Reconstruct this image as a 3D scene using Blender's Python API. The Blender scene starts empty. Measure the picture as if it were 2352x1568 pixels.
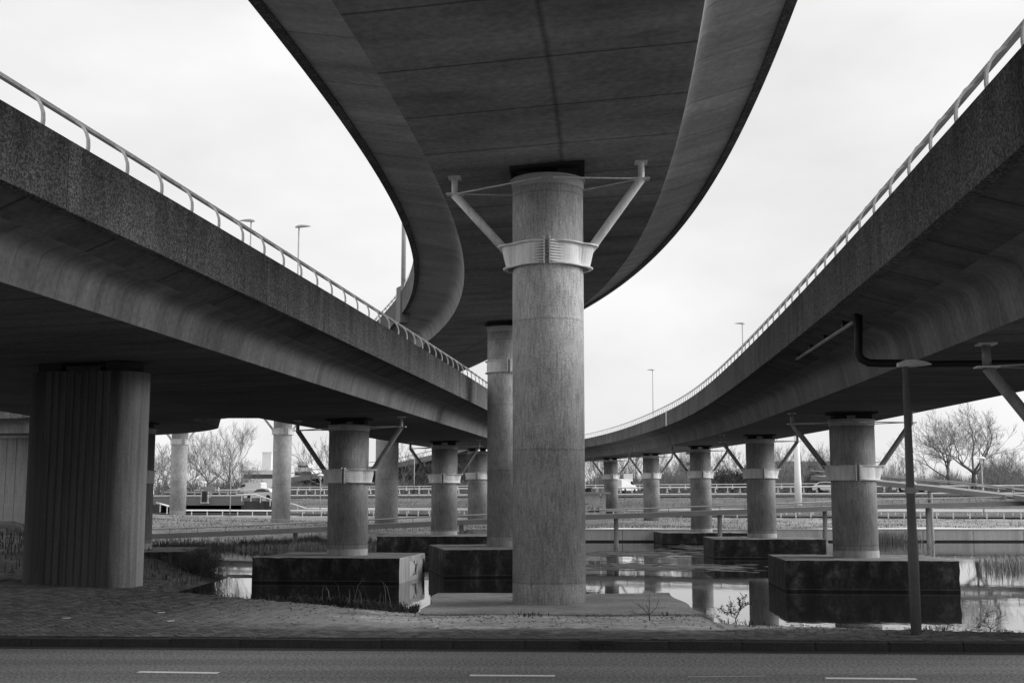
import bpy, math, random
import numpy as np
from mathutils import Vector, Matrix
random.seed(7); rng = np.random.default_rng(7)
S = bpy.context.scene; COL = S.collection
# ------------------------------------------------------------------ camera, sky, sun, exposure
HZ_PX, F_PX = 371.0, 2857.0
PITCH = math.atan(HZ_PX/F_PX); EYE = 2.02
cd = bpy.data.cameras.new('camera'); cam = bpy.data.objects.new('camera', cd); COL.objects.link(cam)
cam.location = (0, 0, EYE); cam.rotation_euler = (math.pi/2+PITCH, 0, 0)
cd.sensor_width = 36; cd.lens = 36*F_PX/2352; cd.clip_start = .1; cd.clip_end = 3000
S.camera = cam
wd = bpy.data.worlds.new('World'); S.world = wd; wd.use_nodes = True
SUN_EL, SUN_AZ = math.radians(31), math.radians(84)      # azimuth from +Y towards +X
def build_world():
    nt = wd.node_tree; N = nt.nodes; L = nt.links; N.clear()
    out = N.new('ShaderNodeOutputWorld'); bg = N.new('ShaderNodeBackground')
    sky = N.new('ShaderNodeTexSky'); sky.sky_type = 'NISHITA'; sky.sun_disc = False
    sky.sun_elevation = SUN_EL; sky.sun_rotation = SUN_AZ; sky.dust_density = 3.0
    bw = N.new('ShaderNodeRGBToBW'); L.new(sky.outputs[0], bw.inputs[0])
    tc = N.new('ShaderNodeTexCoord'); mp = N.new('ShaderNodeMapping'); mp.inputs['Scale'].default_value = (1.2, 1.2, 3.0)
    L.new(tc.outputs['Generated'], mp.inputs[0])
    nz = N.new('ShaderNodeTexNoise'); nz.inputs['Scale'].default_value = 2.6; nz.inputs['Detail'].default_value = 5; nz.inputs['Roughness'].default_value = .5
    L.new(mp.outputs[0], nz.inputs[0])
    mr = N.new('ShaderNodeMapRange'); mr.inputs[1].default_value = .36; mr.inputs[2].default_value = .64
    mr.inputs[3].default_value = 3.95; mr.inputs[4].default_value = 4.85      # bright overcast cloud deck
    L.new(nz.outputs[0], mr.inputs[0])
    mx = N.new('ShaderNodeMix'); mx.data_type = 'FLOAT'; mx.inputs[0].default_value = .94
    L.new(bw.outputs[0], mx.inputs[2]); L.new(mr.outputs[0], mx.inputs[3])
    sx = N.new('ShaderNodeSeparateXYZ'); L.new(tc.outputs['Generated'], sx.inputs[0])      # overcast sky: a little brighter towards the zenith
    g1 = N.new('ShaderNodeMath'); g1.operation = 'MULTIPLY_ADD'; g1.use_clamp = False; g1.inputs[1].default_value = .12; g1.inputs[2].default_value = 1.0; L.new(sx.outputs[2], g1.inputs[0])
    g2 = N.new('ShaderNodeMath'); g2.operation = 'MULTIPLY'; L.new(mx.outputs[0], g2.inputs[0]); L.new(g1.outputs[0], g2.inputs[1])
    L.new(g2.outputs[0], bg.inputs[0]); bg.inputs[1].default_value = .1
    L.new(bg.outputs[0], out.inputs[0])
build_world()
sd = bpy.data.lights.new('sun', 'SUN'); sun = bpy.data.objects.new('sun', sd); COL.objects.link(sun)
sd.energy = 1.4; sd.angle = math.radians(40); sd.color = (1, 1, 1)
_d = Vector((math.sin(SUN_AZ)*math.cos(SUN_EL), math.cos(SUN_AZ)*math.cos(SUN_EL), math.sin(SUN_EL)))
sun.rotation_euler = _d.to_track_quat('Z', 'Y').to_euler(); sun.location = _d*80
S.view_settings.view_transform = 'Standard'; S.view_settings.look = 'None'
S.view_settings.exposure = 1.0; S.view_settings.gamma = 1.0; S.view_settings.use_curve_mapping = False
S.render.engine = 'CYCLES'; S.cycles.max_bounces = 8; S.cycles.diffuse_bounces = 5

# ------------------------------------------------------------------ helpers
cp_, sp_ = math.cos(PITCH), math.sin(PITCH)
def ray(u, v):
    a, b = (u-1176)/F_PX, (784-v)/F_PX
    return a, cp_-b*sp_, sp_+b*cp_
def at_z(u, v, z):                      # where the sight line through a point of the photo meets level z
    a, y, c = ray(u, v); t = (z-EYE)/c; return np.array([a*t, y*t, z])
def at_y(u, v, Y):                      # ... meets the upright plane at distance Y
    a, y, c = ray(u, v); t = Y/y; return np.array([a*t, Y, EYE+c*t])

def wloc(o):
    v = Vector((0, 0, 0))
    while o: v += o.location; o = o.parent
    return np.array(v)
def mesh_data(name, V, Fc, mats, smooth=False, uv=None, midx=None):
    me = bpy.data.meshes.new(name)
    me.from_pydata([tuple(map(float, v)) for v in V], [], [tuple(int(i) for i in f) for f in Fc])
    for m in (mats if isinstance(mats, (list, tuple)) else [mats]): me.materials.append(m)
    if smooth: me.polygons.foreach_set('use_smooth', [True]*len(me.polygons))
    if midx is not None: me.polygons.foreach_set('material_index', list(map(int, midx)))
    if uv is not None:
        ul = me.uv_layers.new(name='UVMap'); li = np.empty(len(me.loops), int); me.loops.foreach_get('vertex_index', li)
        ul.data.foreach_set('uv', np.asarray(uv, float)[li].ravel())
    me.update(); return me
def link(name, me, parent=None, loc=(0, 0, 0), rot=(0, 0, 0)):
    o = bpy.data.objects.new(name, me); COL.objects.link(o); o.location = loc; o.rotation_euler = rot
    if parent is not None: o.parent = parent
    return o
def part(name, V, Fc, mats, parent=None, **k):
    V = np.asarray(V, float)
    if parent is not None: V = V - wloc(parent)
    return link(name, mesh_data(name, V, Fc, mats, **k), parent)
def tag(o, label=None, cat=None, group=None, kind=None):
    if label: o['label'] = label
    if cat: o['category'] = cat
    if group: o['group'] = group
    if kind: o['kind'] = kind
    return o
def thing(name, label, cat, loc=(0, 0, 0), group=None):
    return tag(link(name, None, None, tuple(map(float, loc))), label, cat, group)
class MB:
    def __init__(s): s.V = []; s.F = []; s.n = 0
    def add(s, V, Fc):
        s.V.append(np.asarray(V, float)); s.F += [tuple(i+s.n for i in f) for f in Fc]; s.n += len(V); return s
    def box(s, c, size, rz=0.0, M=None):
        h = np.array(size)/2
        P = np.array([(x, y, z) for z in (-1, 1) for y in (-1, 1) for x in (-1, 1)])*h
        if rz: ca, sa = math.cos(rz), math.sin(rz); P = P @ np.array([[ca, sa, 0], [-sa, ca, 0], [0, 0, 1]])
        if M is not None: P = P @ np.asarray(M).T
        return s.add(P+np.array(c), [(0, 2, 3, 1), (4, 5, 7, 6), (0, 1, 5, 4), (2, 6, 7, 3), (0, 4, 6, 2), (1, 3, 7, 5)])
    def tube(s, P, r, n=8, cap=True):
        P = [np.asarray(p, float) for p in P]; r = [r]*len(P) if np.isscalar(r) else r
        V = []; up = None
        for i, p in enumerate(P):
            t = P[min(i+1, len(P)-1)]-P[max(i-1, 0)]; t = t/(np.linalg.norm(t)+1e-9)
            if up is None: up = np.array([0, 0, 1.]) if abs(t[2]) < .9 else np.array([1., 0, 0])
            a = np.cross(t, up); a /= np.linalg.norm(a)+1e-9; b = np.cross(a, t); up = b
            for k in range(n):
                q = 2*math.pi*(k+.5)/n; V.append(p+r[i]*(math.cos(q)*a+math.sin(q)*b))
        Fc = [(i*n+k, i*n+(k+1) % n, (i+1)*n+(k+1) % n, (i+1)*n+k) for i in range(len(P)-1) for k in range(n)]
        if cap: Fc += [tuple(range(n-1, -1, -1)), tuple(range((len(P)-1)*n, len(P)*n))]
        return s.add(V, Fc)
    def lathe(s, prof, c=(0, 0), n=32, cap=True):
        V = [(c[0]+r*math.cos(2*math.pi*k/n), c[1]+r*math.sin(2*math.pi*k/n), z) for r, z in prof for k in range(n)]
        Fc = [(i*n+k, i*n+(k+1) % n, (i+1)*n+(k+1) % n, (i+1)*n+k) for i in range(len(prof)-1) for k in range(n)]
        if cap: Fc += [tuple(range(n-1, -1, -1)), tuple(range((len(prof)-1)*n, len(prof)*n))]
        return s.add(V, Fc)
    def build(s, name, mat, parent=None, **k):
        return part(name, np.concatenate(s.V), s.F, mat, parent, **k)
    def data(s, name, mat, **k): return mesh_data(name, np.concatenate(s.V), s.F, mat, **k)

# ------------------------------------------------------------------ materials (all neutral grey: black-and-white photograph)
def mat(name, base, var=.3, scale=2.0, stretch=(1, 1, 1), fine=.15, fscale=40., rough=.85, bump=.0, coord='Object', metallic=0., spec=.35,
        streak=0., streak_scale=(5, 5, .25), extra=None):
    m = bpy.data.materials.new(name); m.use_nodes = True; nt = m.node_tree; N = nt.nodes; L = nt.links
    b = N['Principled BSDF']; b.inputs['Roughness'].default_value = rough; b.inputs['Metallic'].default_value = metallic
    b.inputs['Specular IOR Level'].default_value = spec
    tc = N.new('ShaderNodeTexCoord'); src = tc.outputs[coord]
    def noise(sc, st=(1, 1, 1), det=6, lo=.3, hi=.7):
        mp = N.new('ShaderNodeMapping'); mp.inputs['Scale'].default_value = tuple(sc*x for x in st); L.new(src, mp.inputs[0])
        z = N.new('ShaderNodeTexNoise'); z.inputs['Scale'].default_value = 1; z.inputs['Detail'].default_value = det; z.inputs['Roughness'].default_value = .6
        L.new(mp.outputs[0], z.inputs[0])
        r = N.new('ShaderNodeMapRange'); r.inputs[1].default_value = lo; r.inputs[2].default_value = hi; r.clamp = True
        L.new(z.outputs[0], r.inputs[0]); return r
    def math_(op, a, c):
        n = N.new('ShaderNodeMath'); n.operation = op
        for i, x in enumerate((a, c)):
            if isinstance(x, (int, float)): n.inputs[i].default_value = x
            else: L.new(x, n.inputs[i])
        return n.outputs[0]
    r1 = noise(scale, stretch); r1.inputs[3].default_value = 1-var; r1.inputs[4].default_value = 1+var
    val = r1.outputs[0]
    if fine:
        r2 = noise(fscale, (1, 1, 1), 3); r2.inputs[3].default_value = 1-fine; r2.inputs[4].default_value = 1+fine
        val = math_('MULTIPLY', val, r2.outputs[0])
    if streak:
        r3 = noise(1, streak_scale, 4, .45, .75); r3.inputs[3].default_value = 1; r3.inputs[4].default_value = 1-streak
        val = math_('MULTIPLY', val, r3.outputs[0])
    val = math_('MULTIPLY', val, base)
    if extra: val = extra(N, L, src, val, math_, noise, b)
    L.new(val, b.inputs['Base Color'])
    if bump:
        z = noise(fscale*.6, (1, 1, 1), 5, 0, 1); bp = N.new('ShaderNodeBump'); bp.inputs['Strength'].default_value = bump; bp.inputs['Distance'].default_value = .02
        L.new(z.outputs[0], bp.inputs['Height']); L.new(bp.outputs[0], b.inputs['Normal'])
    return m
def lines(axis, period, width, depth):
    # thin dark formwork joints across the given UV axis
    def f(N, L, src, val, M, noise, b):
        sx = N.new('ShaderNodeSeparateXYZ'); L.new(src, sx.inputs[0])
        nz = noise(1.3, (1, 1, 1), 3, 0, 1); nz.inputs[3].default_value = -.02; nz.inputs[4].default_value = .02
        u = M('ADD', sx.outputs[axis], nz.outputs[0])
        fr = M('FRACT', M('DIVIDE', u, period), 0.0)
        d = M('ABSOLUTE', M('SUBTRACT', fr, .5), 0.0)
        k = N.new('ShaderNodeMapRange'); k.clamp = True; k.inputs[1].default_value = 0; k.inputs[2].default_value = width/period
        k.inputs[3].default_value = 1-depth; k.inputs[4].default_value = 1; L.new(d, k.inputs[0])
        fl = M('FLOOR', M('DIVIDE', u, period), 0.0)
        wn = N.new('ShaderNodeTexWhiteNoise'); wn.noise_dimensions = '1D'; L.new(fl, wn.inputs['W'])
        tone = M('ADD', M('MULTIPLY', wn.outputs[0], .22), .89)
        return M('MULTIPLY', M('MULTIPLY', val, k.outputs[0]), tone)
    return f
def two(f, g):
    return lambda N, L, src, val, M, noise, b: g(N, L, src, f(N, L, src, val, M, noise, b), M, noise, b)
def lifts(N, L, src, val, M, noise, b):                   # pour joints and a paler splash band at the foot
    sx = N.new('ShaderNodeSeparateXYZ'); L.new(src, sx.inputs[0]); z = sx.outputs[2]
    nz = noise(2.5, (1, 1, 1), 3, 0, 1); nz.inputs[3].default_value = -.03; nz.inputs[4].default_value = .03
    z = M('ADD', z, nz.outputs[0])
    def ramp(x, lo, hi, a, c):
        r = N.new('ShaderNodeMapRange'); r.clamp = True; r.inputs[1].default_value = lo; r.inputs[2].default_value = hi; r.inputs[3].default_value = a; r.inputs[4].default_value = c; L.new(x, r.inputs[0]); return r.outputs[0]
    fr = M('FRACT', M('DIVIDE', M('ADD', z, -.38), 2.55), 0.0); d = M('ABSOLUTE', M('SUBTRACT', fr, .5), 0.0)
    d = M('SUBTRACT', .5, d)
    v = M('MULTIPLY', val, ramp(d, 0, .012, .72, 1))
    fl = M('FLOOR', M('DIVIDE', M('ADD', z, -.38), 2.55), 0.0); oi = N.new('ShaderNodeObjectInfo')
    wn = N.new('ShaderNodeTexWhiteNoise'); wn.noise_dimensions = '1D'; L.new(M('ADD', fl, M('MULTIPLY', oi.outputs['Random'], 37.)), wn.inputs['W'])
    v = M('MULTIPLY', v, M('ADD', M('MULTIPLY', wn.outputs[0], .16), .92))
    v = M('MULTIPLY', v, ramp(z, .36, .40, 1.12, .95))
    big = noise(.7, (1, 1, 1.4), 4, .42, .62); big.inputs[3].default_value = .88; big.inputs[4].default_value = 1.08
    pits = noise(38, (1, 1, 1), 2, .66, .72); pits.inputs[3].default_value = 1; pits.inputs[4].default_value = .62
    return M('MULTIPLY', M('MULTIPLY', v, big.outputs[0]), pits.outputs[0])
M_COL = mat('column_concrete', .54, .15, 3.0, (1, 1, .6), .26, 30, .9, .5, streak=.46, streak_scale=(24, 24, 3.2), extra=lifts)
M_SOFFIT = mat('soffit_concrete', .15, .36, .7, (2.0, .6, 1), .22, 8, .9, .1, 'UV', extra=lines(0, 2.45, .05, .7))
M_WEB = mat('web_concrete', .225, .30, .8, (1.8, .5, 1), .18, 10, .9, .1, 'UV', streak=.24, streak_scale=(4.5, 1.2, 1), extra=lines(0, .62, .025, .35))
M_DECKTOP = mat('deck_asphalt', .06, .2, 1.0)
def aggregate(N, L, src, val, M, noise, b):
    v = N.new('ShaderNodeTexVoronoi'); v.inputs['Scale'].default_value = 42; L.new(src, v.inputs[0])
    r = N.new('ShaderNodeMapRange'); r.clamp = True; r.inputs[1].default_value = .0; r.inputs[2].default_value = 1
    r.inputs[3].default_value = .35; r.inputs[4].default_value = 1.9
    oi = N.new('ShaderNodeObjectInfo'); val = M('MULTIPLY', val, M('ADD', M('MULTIPLY', oi.outputs['Random'], .30), .85))
    sep = N.new('ShaderNodeSeparateColor'); L.new(v.outputs['Color'], sep.inputs[0]); p = M('POWER', sep.outputs[0], 1.6); L.new(p, r.inputs[0])
    # runs of dirt from the coping, sparse pale lime drips at the lower edge (UV: metres along, 0-1 up the panel)
    uvn = N.new('ShaderNodeUVMap'); us = N.new('ShaderNodeSeparateXYZ'); L.new(uvn.outputs[0], us.inputs[0])
    def un(sx, sy, lo, hi):
        mp = N.new('ShaderNodeMapping'); mp.inputs['Scale'].default_value = (sx, sy, 1); L.new(uvn.outputs[0], mp.inputs[0])
        z = N.new('ShaderNodeTexNoise'); z.inputs['Scale'].default_value = 1; z.inputs['Detail'].default_value = 5; L.new(mp.outputs[0], z.inputs[0])
        q = N.new('ShaderNodeMapRange'); q.clamp = True; q.inputs[1].default_value = lo; q.inputs[2].default_value = hi; L.new(z.outputs[0], q.inputs[0]); return q.outputs[0]
    def rp(x, lo, hi, a, c):
        q = N.new('ShaderNodeMapRange'); q.clamp = True; q.inputs[1].default_value = lo; q.inputs[2].default_value = hi; q.inputs[3].default_value = a; q.inputs[4].default_value = c; L.new(x, q.inputs[0]); return q.outputs[0]
    h = us.outputs[1]; v2 = M('MULTIPLY', val, r.outputs[0])
    dirt = M('MULTIPLY', un(2.2, .35, .35, .65), rp(h, .15, .95, 0, .55)); v2 = M('MULTIPLY', v2, M('SUBTRACT', 1.0, dirt))
    v2 = M('MULTIPLY', v2, rp(un(.35, .25, .3, .7), 0, 1, .78, 1.18))
    drip = M('MULTIPLY', un(3.1, .15, .655, .70), rp(h, .0, .30, 1, 0)); return M('ADD', v2, M('MULTIPLY', drip, .38))
M_FASCIA = mat('exposed_aggregate', .145, .22, .5, (1, 1, 1), .0, 40, .85, .3, streak=.5, streak_scale=(2.2, 2.2, .25), extra=aggregate)
def lit_end_tone(N, L, src, val, M, noise, b):              # shaded face and lit round end painted into the colour (irregular edge)
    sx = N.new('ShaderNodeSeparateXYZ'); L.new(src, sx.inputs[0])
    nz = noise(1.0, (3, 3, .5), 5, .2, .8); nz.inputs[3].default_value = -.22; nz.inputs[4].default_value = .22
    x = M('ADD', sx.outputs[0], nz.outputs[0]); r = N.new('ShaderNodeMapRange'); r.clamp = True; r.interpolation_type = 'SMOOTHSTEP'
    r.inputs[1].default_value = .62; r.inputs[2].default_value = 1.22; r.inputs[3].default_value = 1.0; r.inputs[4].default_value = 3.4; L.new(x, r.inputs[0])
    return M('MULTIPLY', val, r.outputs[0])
M_PILLAR = mat('pillar_concrete', .085, .3, .9, (1, 1, .25), .15, 30, .9, .2, streak=.5, streak_scale=(8, 8, .2), extra=lit_end_tone)
M_STEEL = mat('painted_steel', .84, .14, 3, (1, 1, .5), .08, 30, .5, 0, spec=.4, streak=.28, streak_scale=(9, 9, .8))
M_STRUT = mat('shaded_strut_steel', .30, .2, 3, (1, 1, .5), .1, 30, .55, 0, spec=.4, streak=.35, streak_scale=(9, 9, .8))  # darker copy of the steel: shade on the side struts put into colour
M_STEELD = mat('dark_steel', .03, .2, 3, rough=.8)
M_BEAR = mat('bearing_rubber', .04, .2, 3)
def tide(N, L, src, val, M, noise, b):                    # lichen blotches, pale scum line and wet band at the waterline
    g = N.new('ShaderNodeNewGeometry'); sx = N.new('ShaderNodeSeparateXYZ'); L.new(g.outputs['Position'], sx.inputs[0]); z = sx.outputs[2]
    def ramp(x, lo, hi, a, c):
        r = N.new('ShaderNodeMapRange'); r.clamp = True; r.inputs[1].default_value = lo; r.inputs[2].default_value = hi; r.inputs[3].default_value = a; r.inputs[4].default_value = c; L.new(x, r.inputs[0]); return r.outputs[0]
    li = noise(2.2, (1, 1, .7), 7, .52, .66); li.inputs[3].default_value = 1; li.inputs[4].default_value = 2.6
    rn = noise(3.0, (1, 1, .15), 5, .5, .7); rn.inputs[3].default_value = 0; rn.inputs[4].default_value = 1
    v = M('MULTIPLY', val, li.outputs[0]); v = M('MULTIPLY', v, M('ADD', 1.0, M('MULTIPLY', rn.outputs[0], ramp(z, -.25, .25, 0, 1.3))))
    v = M('MULTIPLY', v, ramp(z, -.60, -.585, .3, 1)); line = M('MULTIPLY', ramp(z, -.585, -.578, 0, 1), ramp(z, -.565, -.555, 1, 0))
    return M('ADD', v, M('MULTIPLY', line, .05))
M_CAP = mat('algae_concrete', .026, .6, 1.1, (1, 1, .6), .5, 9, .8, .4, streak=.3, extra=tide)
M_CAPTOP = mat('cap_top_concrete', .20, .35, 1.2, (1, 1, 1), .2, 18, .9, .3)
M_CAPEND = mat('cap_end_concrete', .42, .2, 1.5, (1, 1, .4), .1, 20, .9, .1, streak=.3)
M_COLD = mat('weathered_column_concrete', .34, .22, 1.6, (1, 1, .6), .24, 30, .9, .5, streak=.46, streak_scale=(20, 20, 2.2), extra=lifts)
M_RIB = mat('ribbed_concrete', .085, .3, .9, (1, 1, .25), .15, 30, .9, .2, streak=.5, streak_scale=(8, 8, .2))
M_ASPHALT = mat('asphalt', .205, .32, .5, (.10, 2.2, 1), .85, 26, .88, .7)
M_KERB = mat('kerb_stone', .045, .3, 1.5, (1, 1, 1), .25, 30, .9, .3)
def sand_spill(N, L, src, val, M, noise, b):                # wind-blown sand lying over the paving in front of the slab
    g = N.new('ShaderNodeNewGeometry'); sx = N.new('ShaderNodeSeparateXYZ'); L.new(g.outputs['Position'], sx.inputs[0])
    z = N.new('ShaderNodeTexNoise'); z.inputs['Scale'].default_value = 1.6; z.inputs['Detail'].default_value = 6; L.new(g.outputs['Position'], z.inputs[0])
    d = M('SUBTRACT', M('ADD', sx.outputs[1], M('MULTIPLY', sx.outputs[0], .0505)), 17.72)
    d = M('ADD', d, M('MULTIPLY', M('SUBTRACT', z.outputs[0], .5), 2.2))
    a = N.new('ShaderNodeMapRange'); a.clamp = True; a.inputs[1].default_value = 1.1; a.inputs[2].default_value = 2.0; L.new(d, a.inputs[0])
    e = N.new('ShaderNodeMapRange'); e.clamp = True; e.inputs[1].default_value = 6.5; e.inputs[2].default_value = 3.0; L.new(M('ABSOLUTE', M('SUBTRACT', sx.outputs[0], .6), 0.), e.inputs[0])
    k = M('MULTIPLY', M('MULTIPLY', a.outputs[0], e.outputs[0]), .85)
    return M('ADD', M('MULTIPLY', val, M('SUBTRACT', 1.0, k)), M('MULTIPLY', k, .42))
M_BRICK = [mat('paving_brick_'+n, v*1.35, .3, 5, (1, 1, 1), .25, 60, .9, .2, extra=sand_spill) for n, v in (('grey', .085), ('dark', .06), ('pale', .115))]
M_SAND = mat('sandy_soil', .22, .4, 1.4, (1, 1, 1), .35, 14, .95, .5)
M_JOINT = mat('joint_soil', .05, .4, 2.0, (1, 1, 1), .3, 20, .95, .3)
M_BANK = mat('bank_soil', .06, .5, 1.2, (1, 1, 1), .5, 9, .95, .6)
M_GRASSG = mat('grass_ground', .27, .35, .25, (1, 1, 1), .35, 3.5, .95, .6)
M_SLOPE = mat('slope_grass', .12, .4, .3, (1, 1, 1), .4, 3, .95, .6)
M_BANDGROUND = mat('dark_band_ground', .055, .4, .3, (1, 1, 1), .4, 3, .95, .6)  # darker ground in two bands along the far roads
M_ROADFAR = mat('far_asphalt', .06, .1, .2)
M_WHITE = mat('white_paint', .86, .05, 2, rough=.5)
M_MARK = mat('road_marking_paint', .85, .10, 6, (1, 1, 1), .12, 60, .7)
M_MARKF = mat('worn_marking_paint', .42, .3, 6, (1, 1, 1), .4, 60, .8)
M_GALV = mat('galvanised_steel', .42, .12, 4, rough=.5)
M_WALL = mat('quay_concrete', .62, .18, .5, (1, 1, .4), .1, 8, .9, .1, streak=.3, streak_scale=(1.2, 1.2, .3))
M_ABUT = mat('abutment_concrete', .26, .25, .5, (1, 1, .3), .1, 8, .9, .1, streak=.35, streak_scale=(3, 3, .3))
M_WALK = mat('walkway_steel', .26, .1, 1.0, rough=.6)
M_BARK = mat('bark', .075, .25, 3, rough=.95)
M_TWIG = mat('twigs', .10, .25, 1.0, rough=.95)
M_TWIGF = mat('hazed_twigs', .19, .25, 1.0, rough=.95)  # paler twig copy, distance haze put into the colour
M_LEAF = mat('evergreen_leaf', .05, .4, .8, rough=.7)
M_BLADE = mat('grass_blade', .21, .4, .7, rough=.9)
M_REED = mat('dry_reed', .24, .4, .9, rough=.9)
M_DARKGRASS = mat('dark_grass_blade', .055, .5, 1.2, rough=.9)
M_GLASS = mat('window_glass', .03, .1, 1, rough=.1, spec=.6)
M_TYRE = mat('tyre_rubber', .02, .1, 3)
M_CARW = mat('white_car_paint', .75, .03, 1, rough=.25, spec=.6)
M_CARG = mat('grey_car_paint', .35, .03, 1, rough=.25, spec=.6)
M_BLD = mat('hazed_pale_render', .72, .08, .2, rough=.8)  # tone lifted to imitate haze over the far buildings
M_BLDG = mat('grey_cladding', .30, .12, .1, (1, 1, .3), rough=.8)
M_PIPE = mat('dark_pipe', .02, .2, 3, rough=.5)
M_PIPEL = mat('pale_pipe', .40, .2, 5, rough=.6)
M_WEED = mat('floating_weed', .11, .4, 1.2, (1, 1, 1), .4, 9, .9, .4)
def graffiti(N, L, src, val, M, noise, b):
    a = noise(1.9, (1, 1, .8), 3, .46, .52); a.inputs[3].default_value = .10; a.inputs[4].default_value = 1.25
    return M('MULTIPLY', val, a.outputs[0])
M_GRAF = mat('graffiti_paint', .42, .1, 2, rough=.7, extra=graffiti)
def water_mat():
    m = bpy.data.materials.new('canal_water'); m.use_nodes = True; N = m.node_tree.nodes; L = m.node_tree.links; b = N['Principled BSDF']
    b.inputs['Base Color'].default_value = (.018, .018, .018, 1); b.inputs['Roughness'].default_value = .025; b.inputs['IOR'].default_value = 1.33
    tc = N.new('ShaderNodeTexCoord'); mp = N.new('ShaderNodeMapping'); mp.inputs['Scale'].default_value = (1.6, .9, 1); L.new(tc.outputs['Object'], mp.inputs[0])
    z = N.new('ShaderNodeTexNoise'); z.inputs['Scale'].default_value = 1.5; z.inputs['Detail'].default_value = 3; L.new(mp.outputs[0], z.inputs[0])
    bp = N.new('ShaderNodeBump'); bp.inputs['Strength'].default_value = .06; bp.inputs['Distance'].default_value = .02
    L.new(z.outputs[0], bp.inputs['Height']); L.new(bp.outputs[0], b.inputs['Normal']); return m
M_WATER = water_mat()

# ------------------------------------------------------------------ deck geometry
def spline(cs, n):
    c = np.asarray(cs, float); d = np.r_[0, np.cumsum(np.linalg.norm(np.diff(c[:, :2], axis=0), axis=1))]
    m = len(c); A = np.zeros((m, m)); R = np.zeros((m, c.shape[1])); h = np.diff(d); A[0, 0] = A[-1, -1] = 1
    for i in range(1, m-1):
        A[i, i-1] = h[i-1]; A[i, i] = 2*(h[i-1]+h[i]); A[i, i+1] = h[i]
        R[i] = 6*((c[i+1]-c[i])/h[i]-(c[i]-c[i-1])/h[i-1])
    Q = np.linalg.solve(A, R); t = np.linspace(0, d[-1], n); k = np.clip(np.searchsorted(d, t, 'right')-1, 0, m-2)
    hk = h[k][:, None]; a = (d[k+1]-t)[:, None]; b = (t-d[k])[:, None]
    return Q[k]*a**3/(6*hk)+Q[k+1]*b**3/(6*hk)+(c[k]/hk-Q[k]*hk/6)*a+(c[k+1]/hk-Q[k+1]*hk/6)*b
class Deck:
    def __init__(s, pts, wb, wf, hb, hf, roll, back=None):
        C = spline(pts, 1200)
        if back:                                         # straight run behind the photographer
            t = C[0]-C[12]; t /= np.linalg.norm(t[:2]); ext = [C[0]+t*d for d in np.arange(back, 0, -.5)]; C = np.vstack([ext, C])
        s.s = np.r_[0, np.cumsum(np.linalg.norm(np.diff(C[:, :2], axis=0), axis=1))]
        s.C = C; s.wb, s.wf, s.hb, s.hf, s.roll = wb, wf, hb, hf, roll; s.len = s.s[-1]
        T = np.gradient(C[:, :2], axis=0); T /= np.linalg.norm(T, axis=1)[:, None]; s.T = T; s.N = np.stack([T[:, 1], -T[:, 0]], 1)
    def at(s, d, u, h):
        d = np.atleast_1d(d); I = lambda a: np.interp(d, s.s, a)
        n = np.stack([I(s.N[:, 0]), I(s.N[:, 1])], 1); n /= np.linalg.norm(n, axis=1)[:, None]
        return np.stack([I(s.C[:, 0])+n[:, 0]*u, I(s.C[:, 1])+n[:, 1]*u, I(s.C[:, 2])+h+s.roll*u], 1)
    def head(s, d):
        t = np.array([np.interp(d, s.s, s.T[:, 0]), np.interp(d, s.s, s.T[:, 1])]); return math.atan2(t[1], t[0])
    def s_at_y(s, y): return s.s[np.abs(s.C[:, 1]-y).argmin()]
def sweep(dk, ss, prof, closed=True):
    n = len(prof); V = np.concatenate([dk.at(ss, u, h)[:, None, :] for u, h in prof], 1).reshape(-1, 3)
    Fc = []; m = n if closed else n-1
    for i in range(len(ss)-1):
        for k in range(m): Fc.append((i*n+k, i*n+(k+1) % n, (i+1)*n+(k+1) % n, (i+1)*n+k))
    if closed: Fc += [tuple(range(n-1, -1, -1)), tuple(range((len(ss)-1)*n, len(ss)*n))]
    return V, Fc
def web_pts(wb, hc, a): return [(wb, 0)]+[(wb+d, h*hc/.9) for d, h in ((.06, .30), (.10, .46), (.155, .56), (.24, .62), (.36, .655), (.52, .69))]+[(a, hc)]
def post_mesh():
    # bent flat bar, outward = +x, along = y
    P = [(0, 0), (.012, .10), (.005, .20), (-.03, .30), (-.09, .39), (-.17, .45), (-.22, .47)]; V = []; w = .034
    for i, (x, z) in enumerate(P):
        a = P[min(i+1, 6)]; c = P[max(i-1, 0)]; t = np.array([a[0]-c[0], a[1]-c[1]]); t /= np.linalg.norm(t); nx, nz = t[1]*.014, -t[0]*.014
        ww = w*(1-.25*i/6)
        V += [(x+nx, -ww, z+nz), (x+nx, ww, z+nz), (x-nx, ww, z-nz), (x-nx, -ww, z-nz)]
    Fc = [(i*4+k, i*4+(k+1) % 4, i*4+4+(k+1) % 4, i*4+4+k) for i in range(6) for k in range(4)]+[(3, 2, 1, 0), (24, 25, 26, 27)]
    return mesh_data('railing_post', V, Fc, M_STEEL)
POST = post_mesh()
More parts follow.
